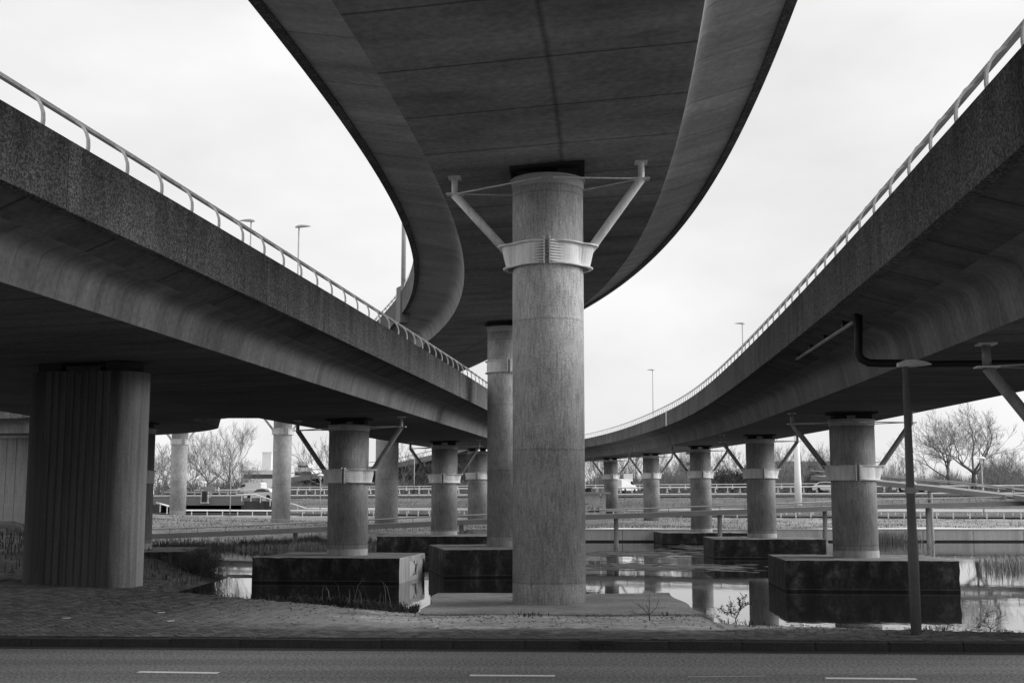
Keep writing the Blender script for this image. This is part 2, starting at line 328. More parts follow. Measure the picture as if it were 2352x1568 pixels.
def build_deck(dk, label, root_at, vis, rail_sides=(1,), panel=3.9, step=1.0, mats=None, wing=0):
    root = thing('flyover_deck', label, 'flyover deck', tuple(dk.at(root_at, 0, 0)[0]))
    ss = np.arange(0, dk.len, step); ss = np.r_[ss, dk.len] if dk.len-ss[-1] > .3 else ss
    wb, wf, hb = dk.wb, dk.wf, dk.hb
    a = wf-.16; hc = hb+.05
    web = web_pts(wb, hc, a)
    half = web+[(a, hc+.30)]
    prof = [(-u, h) for u, h in half[::-1]]+half
    # split the soffit so its width can carry UV detail
    V, Fc = sweep(dk, ss, prof); n = len(prof)
    U = []; acc = np.r_[0, np.cumsum([math.dist(prof[i], prof[i+1]) for i in range(n-1)])]
    for d in ss: U += [(d, x) for x in acc]
    mi = []
    for i in range(len(ss)-1):
        for k in range(n): mi.append(0 if k == 8 else (2 if k == n-1 else (wing if k in (1, 15) else 1)))  # wing undersides default to dark soffit concrete, their shade put into colour
    mi += [1, 1]
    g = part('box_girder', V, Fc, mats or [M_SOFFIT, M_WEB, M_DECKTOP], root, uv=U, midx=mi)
    sm = np.array([1 if (k not in (0, n-2, n-1, 8)) else 0 for i in range(len(ss)-1) for k in range(n)]+[0, 0], bool)
    g.data.polygons.foreach_set('use_smooth', sm)
    me = g.data; me.update()
    try:
        for e in me.edges: pass
        bpy.context.view_layer.objects.active = g
        # sharp crease along the soffit arrises
        sharp = me.attributes.new('sharp_edge', 'BOOLEAN', 'EDGE')
        ev = np.empty(len(me.edges)*2, int); me.edges.foreach_get('vertices', ev); ev = ev.reshape(-1, 2); c = ev % n
        sharp.data.foreach_set('value', ((c[:, 0] == c[:, 1]) & np.isin(c[:, 0], (8, 9, 0, 1, n-1, n-2))))
    except Exception: pass
    # edge panels, one object each
    for sg in (-1, 1):
        d0 = vis[0]
        while d0 < vis[1]:
            d1 = min(d0+panel, dk.len); q = np.linspace(d0+.010, d1-.010, 5)
            V, Fc = sweep(dk, q, [(sg*(wf-.157), hb), (sg*wf, hb), (sg*wf, dk.hf), (sg*(wf-.157), dk.hf+.01)])
            if sg < 0: Fc = [f[::-1] for f in Fc]
            part('parapet_panel', V, Fc, M_FASCIA, root, uv=[(d, t) for d in q for t in (0, 0, 1, 1)]); d0 = d1
    for sg in rail_sides:
        q = np.arange(vis[0], vis[1], .8); u = sg*(wf-.28); h = dk.hf+.47
        V, Fc = sweep(dk, q, [(u-.034, h-.022), (u+.034, h-.022), (u+.034, h+.028), (u-.034, h+.028)])
        part('handrail', V, Fc, M_STEEL, root)
        rl = wloc(root)
        for d in np.arange(vis[0]+.4, vis[1], 1.19):
            p = dk.at(d, sg*(wf-.06), dk.hf-.01)[0]-rl; th = dk.head(d)
            link('railing_post', POST, root, tuple(p), (0, 0, th-math.pi/2 if sg > 0 else th+math.pi/2))
    return root
YM = [(-1.17, 4.0, 8.21), (-.01, 14, 8.52), (.9, 25.8, 8.79), (.96, 37, 9.01), (-.25, 49, 9.18), (-2.95, 61.61, 9.30), (-6.56, 74.86, 9.37), (-12.57, 88.26, 9.39), (-21.17, 101.69, 9.36), (-32.84, 114.81, 9.29), (-47, 124, 9.2), (-64, 130, 9.1)]
DM = Deck(YM, 2.40, 3.982, .765, 1.73, .072, 24)
zr = lambda y: 4.943+2.353*(y-40)/100-.45*((y-40)/100)**2
DR = Deck([(x, y, zr(y)) for x, y in zip([7.68, 8.97, 10.14, 11.1, 12.56, 12.89, 12.12, 10.07, 6.92, 2.0], [6, 18, 30, 41, 63, 86, 109, 130, 150, 170.])], 2.318, 3.755, .896, 1.735, .008, 22)
zl = lambda y: 4.985+.797*(y-40)/100+2.402*((y-40)/100)**2
DL = Deck([(x, y, zl(y)) for x, y in zip([-11.43, -9.11, -7.5, -5.92, -3.69, -2.57, -2.3, -3.2], [5, 20, 32, 45, 69, 92, 115, 140.])], 2.60, 3.80, .793, 1.741, .03, 22)
D2 = Deck([(-16.2, 12, 4.95), (-15.2, 24, 4.95), (-14.4, 36, 4.98), (-14.2, 47, 5.05), (-16.1, 57, 5.42), (-21, 66.5, 5.72), (-28, 73, 5.95), (-37, 77.5, 6.1)], 2.45, 3.7, .75, 1.65, .0, 24)
deckM = build_deck(DM, 'tall central curving flyover overhead on the highest columns', DM.s_at_y(24.5), (DM.s_at_y(6), DM.len), (-1, 1), wing=1)
def centre_joint(dk):
    wb, a, hc = dk.wb, dk.wf-.16, dk.hb+.05
    w_ = web_pts(wb, hc, a)
    return .30+sum(math.dist(w_[i], w_[i+1]) for i in range(7))+wb
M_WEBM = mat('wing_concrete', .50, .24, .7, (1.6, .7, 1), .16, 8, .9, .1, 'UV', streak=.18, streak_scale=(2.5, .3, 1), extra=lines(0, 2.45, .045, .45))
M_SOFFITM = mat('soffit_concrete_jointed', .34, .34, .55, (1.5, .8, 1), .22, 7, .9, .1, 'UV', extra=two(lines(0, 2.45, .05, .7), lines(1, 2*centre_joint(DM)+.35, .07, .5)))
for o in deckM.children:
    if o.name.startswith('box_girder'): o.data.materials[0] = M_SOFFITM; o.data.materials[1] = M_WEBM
deckR = build_deck(DR, 'curving flyover rising from the right edge with dark drain pipe beneath it', DR.s_at_y(40.6), (DR.s_at_y(6), DR.len), (-1, 1))
deckL = build_deck(DL, 'straight flyover crossing the left half with speckled parapet and curved railing posts', DL.s_at_y(44.8), (DL.s_at_y(5), DL.len), (1,))
deck2 = build_deck(D2, 'low side ramp behind the ribbed pillar ending at the far left abutment', D2.s_at_y(47), (D2.s_at_y(46), D2.len), (1,))
L_ = DR.at(DR.s, -DR.wf, 1.3); k_ = np.abs(L_[:, 0]/np.maximum(L_[:, 1], 1)-(1531-1176)/F_PX+(L_[:, 1] < 60)).argmin(); s_ = DR.s[k_]
V, Fc = sweep(DR, np.linspace(s_-.22, s_+.22, 3), [(-DR.wf-.03, DR.hb-.02), (-DR.wf+.02, DR.hb-.02), (-DR.wf+.02, DR.hf+.02), (-DR.wf-.03, DR.hf+.02)]); part('joint_cover', V, [f[::-1] for f in Fc], M_WHITE, deckR)
# slab that joins the side ramp to the straight flyover up to its transverse joint
q = np.linspace(DL.s_at_y(2), DL.s_at_y(43), 30)
A = DL.at(q, -DL.wb+.02, 0); B = np.array([[np.interp(y, D2.C[:, 1][::1], D2.C[:, 0])+2.43, y, z] for _, y, z in A])
Vv = np.concatenate([A+[0, 0, .012], B+[0, 0, .012], A+[0, 0, .8], B+[0, 0, .8]]); n_ = len(q)
Fq = [(i, i+1, n_+i+1, n_+i) for i in range(n_-1)]+[(2*n_+i, 3*n_+i, 3*n_+i+1, 2*n_+i+1) for i in range(n_-1)]+[(n_-1, 3*n_-1, 4*n_-1, 2*n_-1)]
part('infill_slab', Vv, Fq, M_SOFFIT, deck2, uv=[(v[1], v[0]) for v in Vv])

# ------------------------------------------------------------------ piers
R0 = .715
def ring_mesh(root, c, zc, h, th, detail, struts=True):
    # clamp band that widens towards the two strut lugs (local x = across the deck)
    n = 72; cth, sth = math.cos(th), math.sin(th)
    def pt(r, a, z): x, y = r*math.cos(a), r*math.sin(a); return (c[0]+x*cth-y*sth, c[1]+x*sth+y*cth, z)
    def wing(a, k): return (k if struts else .01)*max(0, (abs(math.cos(a))-.86)/.14)**1.3
    mb = MB(); gap = .075
    for half in (0, 1):
        a0, a1 = (-math.pi/2+gap, math.pi/2-gap) if half == 0 else (math.pi/2+gap, 3*math.pi/2-gap)
        an = np.linspace(a0, a1, n//2); V = []
        prof = [(.03, 0, -h/2, .10), (.105, 0, -h/2, .10), (.105, 0, -h/2+.025, .11), (.035, 0, -h/2+.025, .11), (.035, 0, h/2-.025, .21), (.105, 0, h/2-.025, .22), (.105, 0, h/2, .22), (.03, 0, h/2, .22)]
        for a in an:
            for dr, _, dz, k in prof:
                V.append(pt(R0+dr-.02+wing(a, k), a, zc+dz))
        m = len(prof); Fc = [(i*m+k, (i+1)*m+k, (i+1)*m+k+1, i*m+k+1) for i in range(len(an)-1) for k in range(m-1)]
        mb.add(V, Fc)
    ring = mb.build('clamp_ring', M_STEEL, root)
    if detail > 1:
        b = MB()
        for k in range(8):
            z = zc-h/2+.03+k*(h-.04)/7; pq = [np.array((c[0]+x*cth+(R0+.075)*sth, c[1]+x*sth-(R0+.075)*cth, z)) for x in (-.10, .10)]; b.tube(pq, .014, 6)
            for x in (-.085, .085): b.tube([pq[0]*(.5-x*5)+pq[1]*(.5+x*5)-np.array((cth, sth, 0))*.012, pq[0]*(.5-x*5)+pq[1]*(.5+x*5)+np.array((cth, sth, 0))*.012], .026, 6)
        b.build('bolts', M_GALV, ring)
    for sy in ((-1, 1) if detail else (-1,)):
        for sx in (-1, 1):
            b = MB(); a = sy*math.pi/2+sx*gap*(-sy)*(-1)
            x = sx*.055; y0 = R0-.02; P = []
            for yy in (y0, y0+.16):
                for zz in (-h/2-.02, h/2+.05):
                    for xx in (x-.015, x+.015): P.append((c[0]+xx*cth-sy*yy*sth, c[1]+xx*sth+sy*yy*cth, zc+zz))
            b.add(P, [(0, 1, 3, 2), (4, 6, 7, 5), (0, 4, 5, 1), (2, 3, 7, 6), (0, 2, 6, 4), (1, 5, 7, 3)])
            b.build('clamp_plate', M_STEEL, root)
            if detail:
                fins = []
                for k in range(8):
                    z = zc-h/2+.055+k*(h-.09)/7; t = .011; P = []
                    for zz in (z-t, z+t):
                        for xx, yy in ((sx*.072, R0+.0), (sx*.072, R0+.13), (sx*.31, math.sqrt((R0+.02)**2-.31**2))):
                            P.append((c[0]+xx*cth-sy*yy*sth, c[1]+xx*sth+sy*yy*cth, zz))
                    fins.append((P, [(0, 2, 1), (3, 4, 5), (0, 1, 4, 3), (1, 2, 5, 4), (2, 0, 3, 5)]))
                if detail > 1 and sy < 0:
                    for P, Fc in fins: part('fin', P, Fc, M_STEEL, ring)
                elif sy < 0:
                    b = MB(); [b.add(P, Fc) for P, Fc in fins]; b.build('fins', M_STEEL, ring)
    return ring
def rough_box(x0, x1, y0, y1, z0, z1, end=None, st=.22):
    # cast block with worn, slightly chipped arrises
    nx, ny, nz = max(2, int((x1-x0)/st)), max(2, int((y1-y0)/st)), 6
    X, Y = np.linspace(x0, x1, nx+1), np.linspace(y0, y1, ny+1); Z = [z0, z1-.9, z1-.55, z1-.3, z1-.12, z1-.035, z1]
    R = random.Random(int(x0*977+y0*131)); idx = {}; V = []; Fc = []; mi = []
    def vid(i, j, k):
        if (i, j, k) not in idx:
            x, y, z = X[i], Y[j], Z[k]; ex, ey, ez = i in (0, nx), j in (0, ny), k == nz; chip = .012+(.028*R.random() if R.random() < .18 else .010*R.random())
            sx, sy = (1 if i == 0 else -1), (1 if j == 0 else -1)
            if ez and (ex or ey): z -= chip*.6; x += sx*chip*ex; y += sy*chip*ey
            elif ex and ey: x += sx*chip*.8; y += sy*chip*.8
            if not ez: x += R.gauss(0, .004); y += R.gauss(0, .004)
            else: z += R.gauss(0, .004)
            idx[(i, j, k)] = len(V); V.append((x, y, z))
        return idx[(i, j, k)]
    for k in range(nz):
        for i in range(nx):
            for j, fl in ((0, 0), (ny, 1)):
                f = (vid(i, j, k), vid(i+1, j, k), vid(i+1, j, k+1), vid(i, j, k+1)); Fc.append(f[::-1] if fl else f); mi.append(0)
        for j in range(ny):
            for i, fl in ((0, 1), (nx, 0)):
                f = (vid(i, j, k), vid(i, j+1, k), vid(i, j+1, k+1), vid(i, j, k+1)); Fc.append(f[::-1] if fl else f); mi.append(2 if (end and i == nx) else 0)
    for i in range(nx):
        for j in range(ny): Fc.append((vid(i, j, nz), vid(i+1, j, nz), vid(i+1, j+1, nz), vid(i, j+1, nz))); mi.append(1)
    return V, Fc, mi
def pier(dk, d, zb, drop, label, detail=1, cap=None, collar=True, struts=True, off=0.):
    c = dk.at(d, off, 0)[0]; zs = c[2]; th = dk.head(d)-math.pi/2; cx, cy = c[0], c[1]
    root = thing('bridge_pier', label, 'bridge pier', (cx, cy, zb), 'round concrete piers under the flyovers')
    zt = zs-.24
    MB().lathe([(R0, zb-.02), (R0, zt)], (cx, cy), 56).build('column', M_COL if dk is DM else M_COLD, root, smooth=False)
    o = root.children[-1] if root.children else None
    for o in root.children:
        if o.name.startswith('column'):
            me = o.data; fl = [len(p.vertices) == 4 for p in me.polygons]; me.polygons.foreach_set('use_smooth', fl)
    if collar: MB().lathe([(R0+.012, zb), (R0+.012, zb+.22)], (cx, cy), 56).build('base_collar', M_CAPEND if detail else M_COL, root)
    MB().lathe([(R0+.012, zt-.22), (R0+.018, zt-.05), (R0+.05, zt-.05), (R0+.05, zt-.02), (R0-.02, zt-.02)], (cx, cy), 56, False).build('top_band', M_STEEL if not detail else M_GALV, root)
    zc = zs-drop; h = .48
    ring_mesh(root, (cx, cy), zc, h, th, detail, struts)
    ca, sa = math.cos(th), math.sin(th); rl = lambda x, y, z: np.array([cx+x*ca-y*sa, cy+x*sa+y*ca, z])
    b = MB()
    M = np.array([[ca, -sa, 0], [sa, ca, 0], [0, 0, 1.]]); sh = np.eye(3); sh[2, 0] = dk.roll
    b.box((cx, cy, zs-.04), (1.5, 1.1, .06), 0, M @ sh)
    b.build('bearing_plate', M_BEAR, root)
    for s in (-1, 1):
        MB().box(rl(s*.40, 0, zs-.155+dk.roll*s*.40), (.42, .55, .15), th).build('bearing_pad', M_BEAR, root)
    for s in ((-1, 1) if struts else ()):
        zz = zs+dk.roll*s*1.9; el = rl(s*1.9, 0, zz-.36); lug = rl(s*(R0+.12), 0, zc+.14)
        MB().tube([lug, el], .088, 14).build('strut', M_STEEL if dk is DM else M_STRUT, root, smooth=False)
        st = [o for o in root.children if o.name.startswith('strut')][-1]; st.data.polygons.foreach_set('use_smooth', [len(p.vertices) == 4 for p in st.data.polygons])
        MB().tube([el+[0, 0, -.02], rl(s*1.9, 0, zz-.03)], .065, 12).build('strut_head', M_STEEL if dk is DM else M_STRUT, root)
        b = MB(); b.box(rl(s*1.9, 0, zz-.015), (.26, .30, .028), th); b.build('head_plate', M_STEEL, root)
        b = MB(); b.box(el+[0, 0, 0], (.34, .22, .022), th); b.build('elbow_plate', M_STEEL, root)
        for sy in (-1, 1):
            MB().tube([el+[0, 0, .01], rl(s*.12, sy*(R0+.035), zt-.12)], .016, 6).build('tie_rod', M_STEEL if detail > 1 else M_GALV, root)
    if cap:
        x0, x1, y0, y1, z0, z1 = cap
        V, Fc, mi = rough_box(x0, x1, y0, y1, z0, z1, getattr(pier, 'end', None))
        part('pile_cap', [rl(x-cx, y-cy, z) for x, y, z in V], Fc, [M_CAP, M_CAPTOP, M_CAPEND], root, midx=mi)
    return root
WZ = -.65
sM = lambda y: DM.s_at_y(y)
pier(DM, sM(24.75), .12, 1.84, 'tallest foremost pier in the centre standing on the pale slab by the pavement', 2, None, False, off=-.12)
c = DM.at(sM(49), 0, 0)[0]; pier(DM, sM(49), .36, 1.84, 'tall pier half hidden behind the foremost central pier', 2, (c[0]-2.75, c[0]+2.5, 45.9, 51.6, -2, .36), struts=False)
pier(DM, sM(78.3), .55, 1.84, 'pale pier on the far bank with its ring hidden behind the left flyover', 1, None, False)
pier(DM, sM(96.9), .5, 1.84, 'pale pier with clamp ring just below the soffit beside the white van', 1, None, False)
pier(DM, sM(112), 1.0, 1.84, 'pale far pier beside the big bare trees seen right of the ribbed pillar', 1, None, False)
def capbox(dk, y, w0, w1, d0, d1, zt): c = dk.at(dk.s_at_y(y), 0, 0)[0]; return (c[0]+w0, c[0]+w1, y+d0, y+d1, -2, zt)
pier.end = True
pl = pier(DL, DL.s_at_y(44.8), .2, 2.06, 'dark pier on the block with a graffiti end in the left channel', 2, capbox(DL, 44.8, -2.65, 2.46, -2.3, 2.4, .2), off=.10)
pier.end = None
pier(DL, DL.s_at_y(68.7), .3, 2.06, 'second pier under the left flyover on a low dark block', 1, capbox(DL, 68.7, -3.3, 2.6, -2.4, 2.4, .3))
pier(DL, DL.s_at_y(92.5), .5, 2.06, 'third pier under the left flyover beside the half hidden tall pier', 1, None, False)
pier(D2, D2.s_at_y(47), .32, 2.06, 'dark pier directly behind the right edge of the ribbed pillar', 1, (-17, -11.7, 44.6, 49.4, -2, .32), struts=False)
pier(DR, DR.s_at_y(40.6), .3, 1.97, 'right flyover pier on the largest dark block beside the slim lamp post', 2, capbox(DR, 40.6, -2.55, 2.65, -2.3, 2.2, .3))
pier(DR, DR.s_at_y(63.2), .3, 1.97, 'second pier along the right flyover with pale collar on a dark block', 1, capbox(DR, 63.2, -2.7, 2.7, -2.3, 2.4, .3))
pier(DR, DR.s_at_y(85.5), .08, 1.97, 'third pier along the right flyover standing beside the quay wall', 1, capbox(DR, 85.5, -3.0, 2.8, -2.4, 2.4, .08))
pier(DR, DR.s_at_y(109), .5, 1.97, 'fourth pier along the right flyover on the grassy bank', 1, None, False)
pier(DR, DR.s_at_y(129), .6, 1.97, 'farthest pier of the right flyover next to the small graffiti hut', 1, None, False)
pier(DR, DR.s_at_y(18.3), .1, 1.97, 'nearest right pier mostly outside the frame with only its strut showing', 1, None, False)
# graffiti on the pale end of the left block
cL = capbox(DL, 44.8, -2.65, 2.46, -2.3, 2.4, .2)
_th = DL.head(DL.s_at_y(44.8))-math.pi/2; _c = DL.at(DL.s_at_y(44.8), 0, 0)[0]
def locL(x, y, z): x -= _c[0]; y -= _c[1]; return (_c[0]+x*math.cos(_th)-y*math.sin(_th), _c[1]+x*math.sin(_th)+y*math.cos(_th), z)
part('graffiti_panel', [locL(cL[1]+.004, y, z) for y, z in ((cL[2]+1.75, -.5), (cL[3]-.12, -.5), (cL[3]-.12, .0), (cL[2]+1.75, .0))], [(0, 1, 2, 3)], M_GRAF, pl)
# ribbed oblong pillar
def ribbed():
    cx, cy, zb = -8.80, 25.9, .28; th = DL.head(DL.s_at_y(26))-math.pi/2
    root = thing('ribbed_pillar', 'massive dark oblong pillar with vertical ribs and one rounded bright end', 'bridge pier', (cx, cy, zb))
    L_, r = .70, .55; n = 24; pts = []
    for k in range(n+1): a = -math.pi/2+math.pi*k/n; pts.append((L_+r*math.cos(a), r*math.sin(a)))
    for k in range(n+1): a = math.pi/2+math.pi*k/n; pts.append((-L_+r*math.cos(a), r*math.sin(a)))
    # ribs along the two flat faces
    full = []
    def face(xa, xb, y, sgn):
        o = []; m = 9; w = (xb-xa)/m
        for k in range(m):
            x = xa+k*w
            for fx, dy in ((.08, 0), (.16, .020), (.84, .020), (.92, 0)): o.append((x+w*fx, y+sgn*dy))
        return o
    full = face(-L_, L_, -r, -1)+pts[:n+1]+face(L_, -L_, r, 1)+pts[n+1:]
    zt = 4.70; ca, sa = math.cos(th), math.sin(th)
    V = [(cx+x*ca-y*sa, cy+x*sa+y*ca, z) for z in (zb-.1, zt) for x, y in full]; m = len(full)
    Fc = [(i, (i+1) % m, m+(i+1) % m, m+i) for i in range(m)]+[tuple(range(m, 2*m))]
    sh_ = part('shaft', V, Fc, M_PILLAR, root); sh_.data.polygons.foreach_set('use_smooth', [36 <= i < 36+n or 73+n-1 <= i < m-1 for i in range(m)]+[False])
    for s in (-1, 1): MB().box((cx+s*.74*ca, cy+s*.74*sa, 4.80), (.50, .7, .22), th).build('bearing_pad', M_BEAR, root)
    MB().box((cx, cy-.1*1, 4.76), (.75, .6, .12), th).build('jacking_block', M_RIB, root)
ribbed()
# ------------------------------------------------------------------ ground near the photographer
TILT = -.0505                                              # the street runs slightly towards us on the right
def ky(x): return 17.72+TILT*x                             # kerb face
def strip(name, rows, xs, m, kind='structure', uv=False):
    V = []
    for x in xs:
        for f in rows: p = f(x); V.append((x, p[0], p[1]))
    n = len(rows); Fc = [(i*n+k, (i+1)*n+k, (i+1)*n+k+1, i*n+k+1) for i in range(len(xs)-1) for k in range(n-1)]
    return tag(part(name, V, Fc, m), kind=kind)
xs = np.arange(-60, 60.1, 1.0)
road = strip('road', [lambda x: (ky(x)-7.4, 0), lambda x: (ky(x)+.02, 0)], xs, M_ASPHALT)
strip('near_ground', [lambda x: (-260, .3), lambda x: (-4, .25), lambda x: (ky(x)-9.2, .10), lambda x: (ky(x)-7.41, .10), lambda x: (ky(x)-7.4, -.02)], xs, M_BANK)
def dash(u0, u1, v0, v1, m, w=.13):
    a, b = at_z(u0, v0, 0), at_z(u1, v1, 0); d = (b-a)/np.linalg.norm(b-a); nrm = np.array([-d[1], d[0], 0])*w/2
    V = [a-nrm, b-nrm, b+nrm, a+nrm]; V = [v+[0, 0, .004] for v in V]
    part('lane_marking', V, [(0, 1, 2, 3)], m, road)
dash(318, 502, 1542.5, 1545, M_MARK); dash(1079, 1275, 1550.5, 1551.5, M_MARK); dash(1896, 2105, 1557, 1559, M_MARK); dash(1580, 1760, 1554, 1552, M_MARKF, .06)
# near bank edge (top of the bank): x, y, z
E0 = [(-60, 27.6, .55), (-11, 27.6, .5), (-7.35, 27.2, .36), (-7.05, 24.7, .34)]
for u, v, z in ((450, 1364, .28), (600, 1378, .22), (760, 1390, .17), (940, 1404, .10)): E0.append(tuple(at_z(u, v, z)))
E0 += [(-1.6, 22.9, .08), (3.3, 22.3, .06)]
for u, v, z in ((1640, 1426, .10), (1700, 1432, .11), (1850, 1440, .11), (2050, 1446, .12), (2352, 1453, .12)): E0.append(tuple(at_z(u, v, z)))
E0 += [(20, 17.85, .12), (60, 15.9, .12)]
E0 = np.array(E0)
def edge(x): return np.interp(x, E0[:, 0], E0[:, 1]), np.interp(x, E0[:, 0], E0[:, 2])
xs2 = np.unique(np.r_[np.arange(-60, -14, 2), np.arange(-14, 14, .25), np.arange(14, 60.1, 2), E0[:, 0]])
jit = lambda x, s: .05*math.sin(x*3.1+s)+.04*math.sin(x*7.7+2*s)
def lofted(name, fr, m):
    rows = []
    for t in fr:
        def f(x, t=t):
            ye, ze = edge(x); y0 = ky(x)+.13
            return (y0+(ye+jit(x, 1)*.6-y0)*t, .112+(ze-.112)*t+.012*math.sin(x*2.3+t*9)*t)
        rows.append(f)
    return rows
rows = lofted('', np.linspace(0, 1, 12), None)
for dy, z in ((.12, -.12), (.5, -.40), (1.1, -.75), (2.2, -1.6)):
    rows.append(lambda x, dy=dy, z=z: (edge(x)[0]+dy+jit(x, 2)*(dy+.3)*.8, edge(x)[1]+z+.5*jit(x, 4)*min(1, dy)))
def sand_tone(N, L, src, val, M, noise, b):               # bare sand in the middle, dark joint soil under the paving on the left
    sx = N.new('ShaderNodeSeparateXYZ'); L.new(src, sx.inputs[0])
    a = N.new('ShaderNodeMapRange'); a.clamp = True; a.inputs[1].default_value = -5.5; a.inputs[2].default_value = -1.8; a.inputs[3].default_value = .16; a.inputs[4].default_value = 1; L.new(sx.outputs[0], a.inputs[0])
    c = N.new('ShaderNodeMapRange'); c.clamp = True; c.inputs[1].default_value = 3.5; c.inputs[2].default_value = 6.5; c.inputs[3].default_value = 1; c.inputs[4].default_value = .4; L.new(sx.outputs[0], c.inputs[0])
    return M('MULTIPLY', M('MULTIPLY', val, a.outputs[0]), c.outputs[0])
M_VERGE = mat('verge_sand', .50, .45, 1.1, (1, 1.6, 1), .4, 12, .95, .6, extra=sand_tone)
verge = strip('verge', rows, xs2, [M_VERGE, M_BANK])
verge.data.polygons.foreach_set('material_index', [1 if (i % (len(rows)-1)) >= 11 else 0 for i in range(len(verge.data.polygons))])
# kerb of separate stones with a drain inlet
kerb = tag(part('kerb', [(x, ky(x)+dy, z) for x in xs for dy, z in ((.012, -.05), (.012, .09), (.15, .09))], [(i*3+k, (i+1)*3+k, (i+1)*3+k+1, i*3+k+1) for i in range(len(xs)-1) for k in range(2)], M_JOINT), kind='structure')
kb = MB(); kb.box((0, 0, .0), (.985, .14, .235)); ks = kb.data('kerb_stone', M_KERB)
ang = math.atan(TILT); inlet_x = 1.18
for i in range(-14, 15):
    x = i*1.0+.68
    if abs(x-inlet_x) < .4: continue
    link('kerb_stone', ks, kerb, (x, ky(x)+.07, .002+random.uniform(-.006, .006)), (random.uniform(-.02, .02), random.uniform(-.004, .004), ang))
# gully inlet set in the kerb
t = thing('gully_inlet', 'iron drain inlet set into the kerb in front of the slab', 'drain', (inlet_x, ky(inlet_x), 0))
b = MB(); b.box((inlet_x, ky(inlet_x)+.09, .112), (.46, .24, .045), ang); b.build('cover_plate', M_STEELD, t)
b = MB(); b.box((inlet_x, ky(inlet_x)+.13, .04), (.46, .12, .10), ang); b.build('throat_back', M_BEAR, t)
for k in (-.225, -.08, .08, .225):
    b = MB(); b.box((inlet_x+k, ky(inlet_x)+.005, .045), (.03, .05, .09), ang); b.build('grate_bar', M_STEELD, t)
# gutter strip of the street
g_ = strip('gutter', [lambda x: (ky(x)-.26, .004), lambda x: (ky(x)-.0, .004)], xs, M_KERB)
# paving bricks in herringbone
pave = tag(part('pavement', [(x, ky(x)+dy, .113+.004*0) for x in (-14, 14) for dy in (.14, .30)], [(0, 2, 3, 1)], M_JOINT), kind='structure')
def brick_data(m):
    b = MB(); P = np.array([(x, y, z) for z in (-.03, .018, .024) for y in (-1, 1) for x in (-1, 1)], float)
    P[:, 0] *= .0975; P[:, 1] *= .0465; P[8:, 0] *= .95; P[8:, 1] *= .90
    Fc = [(0, 1, 5, 4), (1, 3, 7, 5), (3, 2, 6, 7), (2, 0, 4, 6), (4, 5, 9, 8), (5, 7, 11, 9), (7, 6, 10, 11), (6, 4, 8, 10), (8, 9, 11, 10)]
    return P, Fc
BP, BF = brick_data(None); bmeshes = [mesh_data('brick', BP, BF, m) for m in M_BRICK]
cells = []; rot = math.radians(33); ca, sa = math.cos(rot), math.sin(rot)
for i in range(-300, 300):
    for j in range(-300, 300):
        c = (i-j) % 4
        if c == 0: bx, by, th = (i+1)*.1, (j+.5)*.1, 0
        elif c == 3: bx, by, th = (i+.5)*.1, (j+1)*.1, math.pi/2
        else: continue
        x, y = bx*ca-by*sa, 20+bx*sa+by*ca
        if not -11.5 < x < 9.5: continue
        y0 = ky(x)+.24; ye, ze = edge(x)
        if y < y0: continue
        ymax = ye-.12 if x < -3.2 else (y0+1.55+.9*max(0, min(1, (-1.2-x)/2))*(ye-y0-1.55)/1.8 if x < -1.2 else min(y0+1.5+.12*math.sin(x*1.7), ye-.12))
        if y > ymax: continue
        tt = (y-ky(x)-.13)/(ye-ky(x)-.13); z = .112+(ze-.112)*tt
        cells.append((x, y, z, th+rot))
cells.sort(key=lambda c: c[1]+.04*abs(c[0]))
near = [c for c in cells if abs(c[0]) < c[1]*.41]
near.sort(key=lambda c: c[0]**2+c[1]**2); nearset = set(near[:300])
big = MB(); bi = []
for c_ in cells:
    x, y, z, th = c_; dz = random.gauss(0, .0022)+.006*math.sin(x*1.9+1)*math.sin(y*2.3); tx, ty = random.gauss(0, .006), random.gauss(0, .006); k = random.choice((0, 0, 1, 1, 2))
    if c_ in nearset: link('brick', bmeshes[k], pave, (x, y, z+dz), (tx, ty, th))
    else:
        M = np.array(Matrix.Rotation(th, 3, 'Z') @ Matrix.Rotation(tx, 3, 'X') @ Matrix.Rotation(ty, 3, 'Y'))
        big.add(BP @ M.T+np.array((x, y, z+dz)), BF); bi += [k]*len(BF)
tag(big.build('bricks', M_BRICK, pave, midx=bi), kind='stuff')
# border course along the kerb
bord = MB()
for i in range(-130, 120):
    x = i*.105; bord.box((x, ky(x)+.19, .108+random.gauss(0, .003)), (.098, .098, .06), ang+random.gauss(0, .01))
tag(bord.build('border_bricks', M_BRICK[1], pave), kind='stuff')
# pile cap slab of the centre pier
cM = DM.at(sM(24.5), 0, 0)[0]
sl = MB(); x0, x1, y0, y1 = -1.62, 3.36, 22.15, 27.25
def top(x, y): return .10+.012*math.sin(x*1.3)*math.sin(y*1.1)
gx, gy = np.linspace(x0, x1, 12), np.linspace(y0, y1, 12)
V = [(x+.05*math.sin(y*2.1)*(i in (0, 11)), y+.06*math.sin(x*1.9+.6)*(j in (0, 11)), top(x, y)) for i, x in enumerate(gx) for j, y in enumerate(gy)]
Fc = [(i*12+j, (i+1)*12+j, (i+1)*12+j+1, i*12+j+1) for i in range(11) for j in range(11)]
rim = [i*12 for i in range(12)]+[11*12+j for j in range(1, 12)]+[i*12+11 for i in range(10, -1, -1)]+[j for j in range(10, 0, -1)]
nb = len(V); V += [(V[i][0], V[i][1], -2.0) for i in rim]; m_ = len(rim)
Fc += [(rim[k], nb+k, nb+(k+1) % m_, rim[(k+1) % m_]) for k in range(m_)]
M_SLAB = mat('slab_concrete', .33, .35, .8, (1, 1, 1), .25, 16, .92, .3)
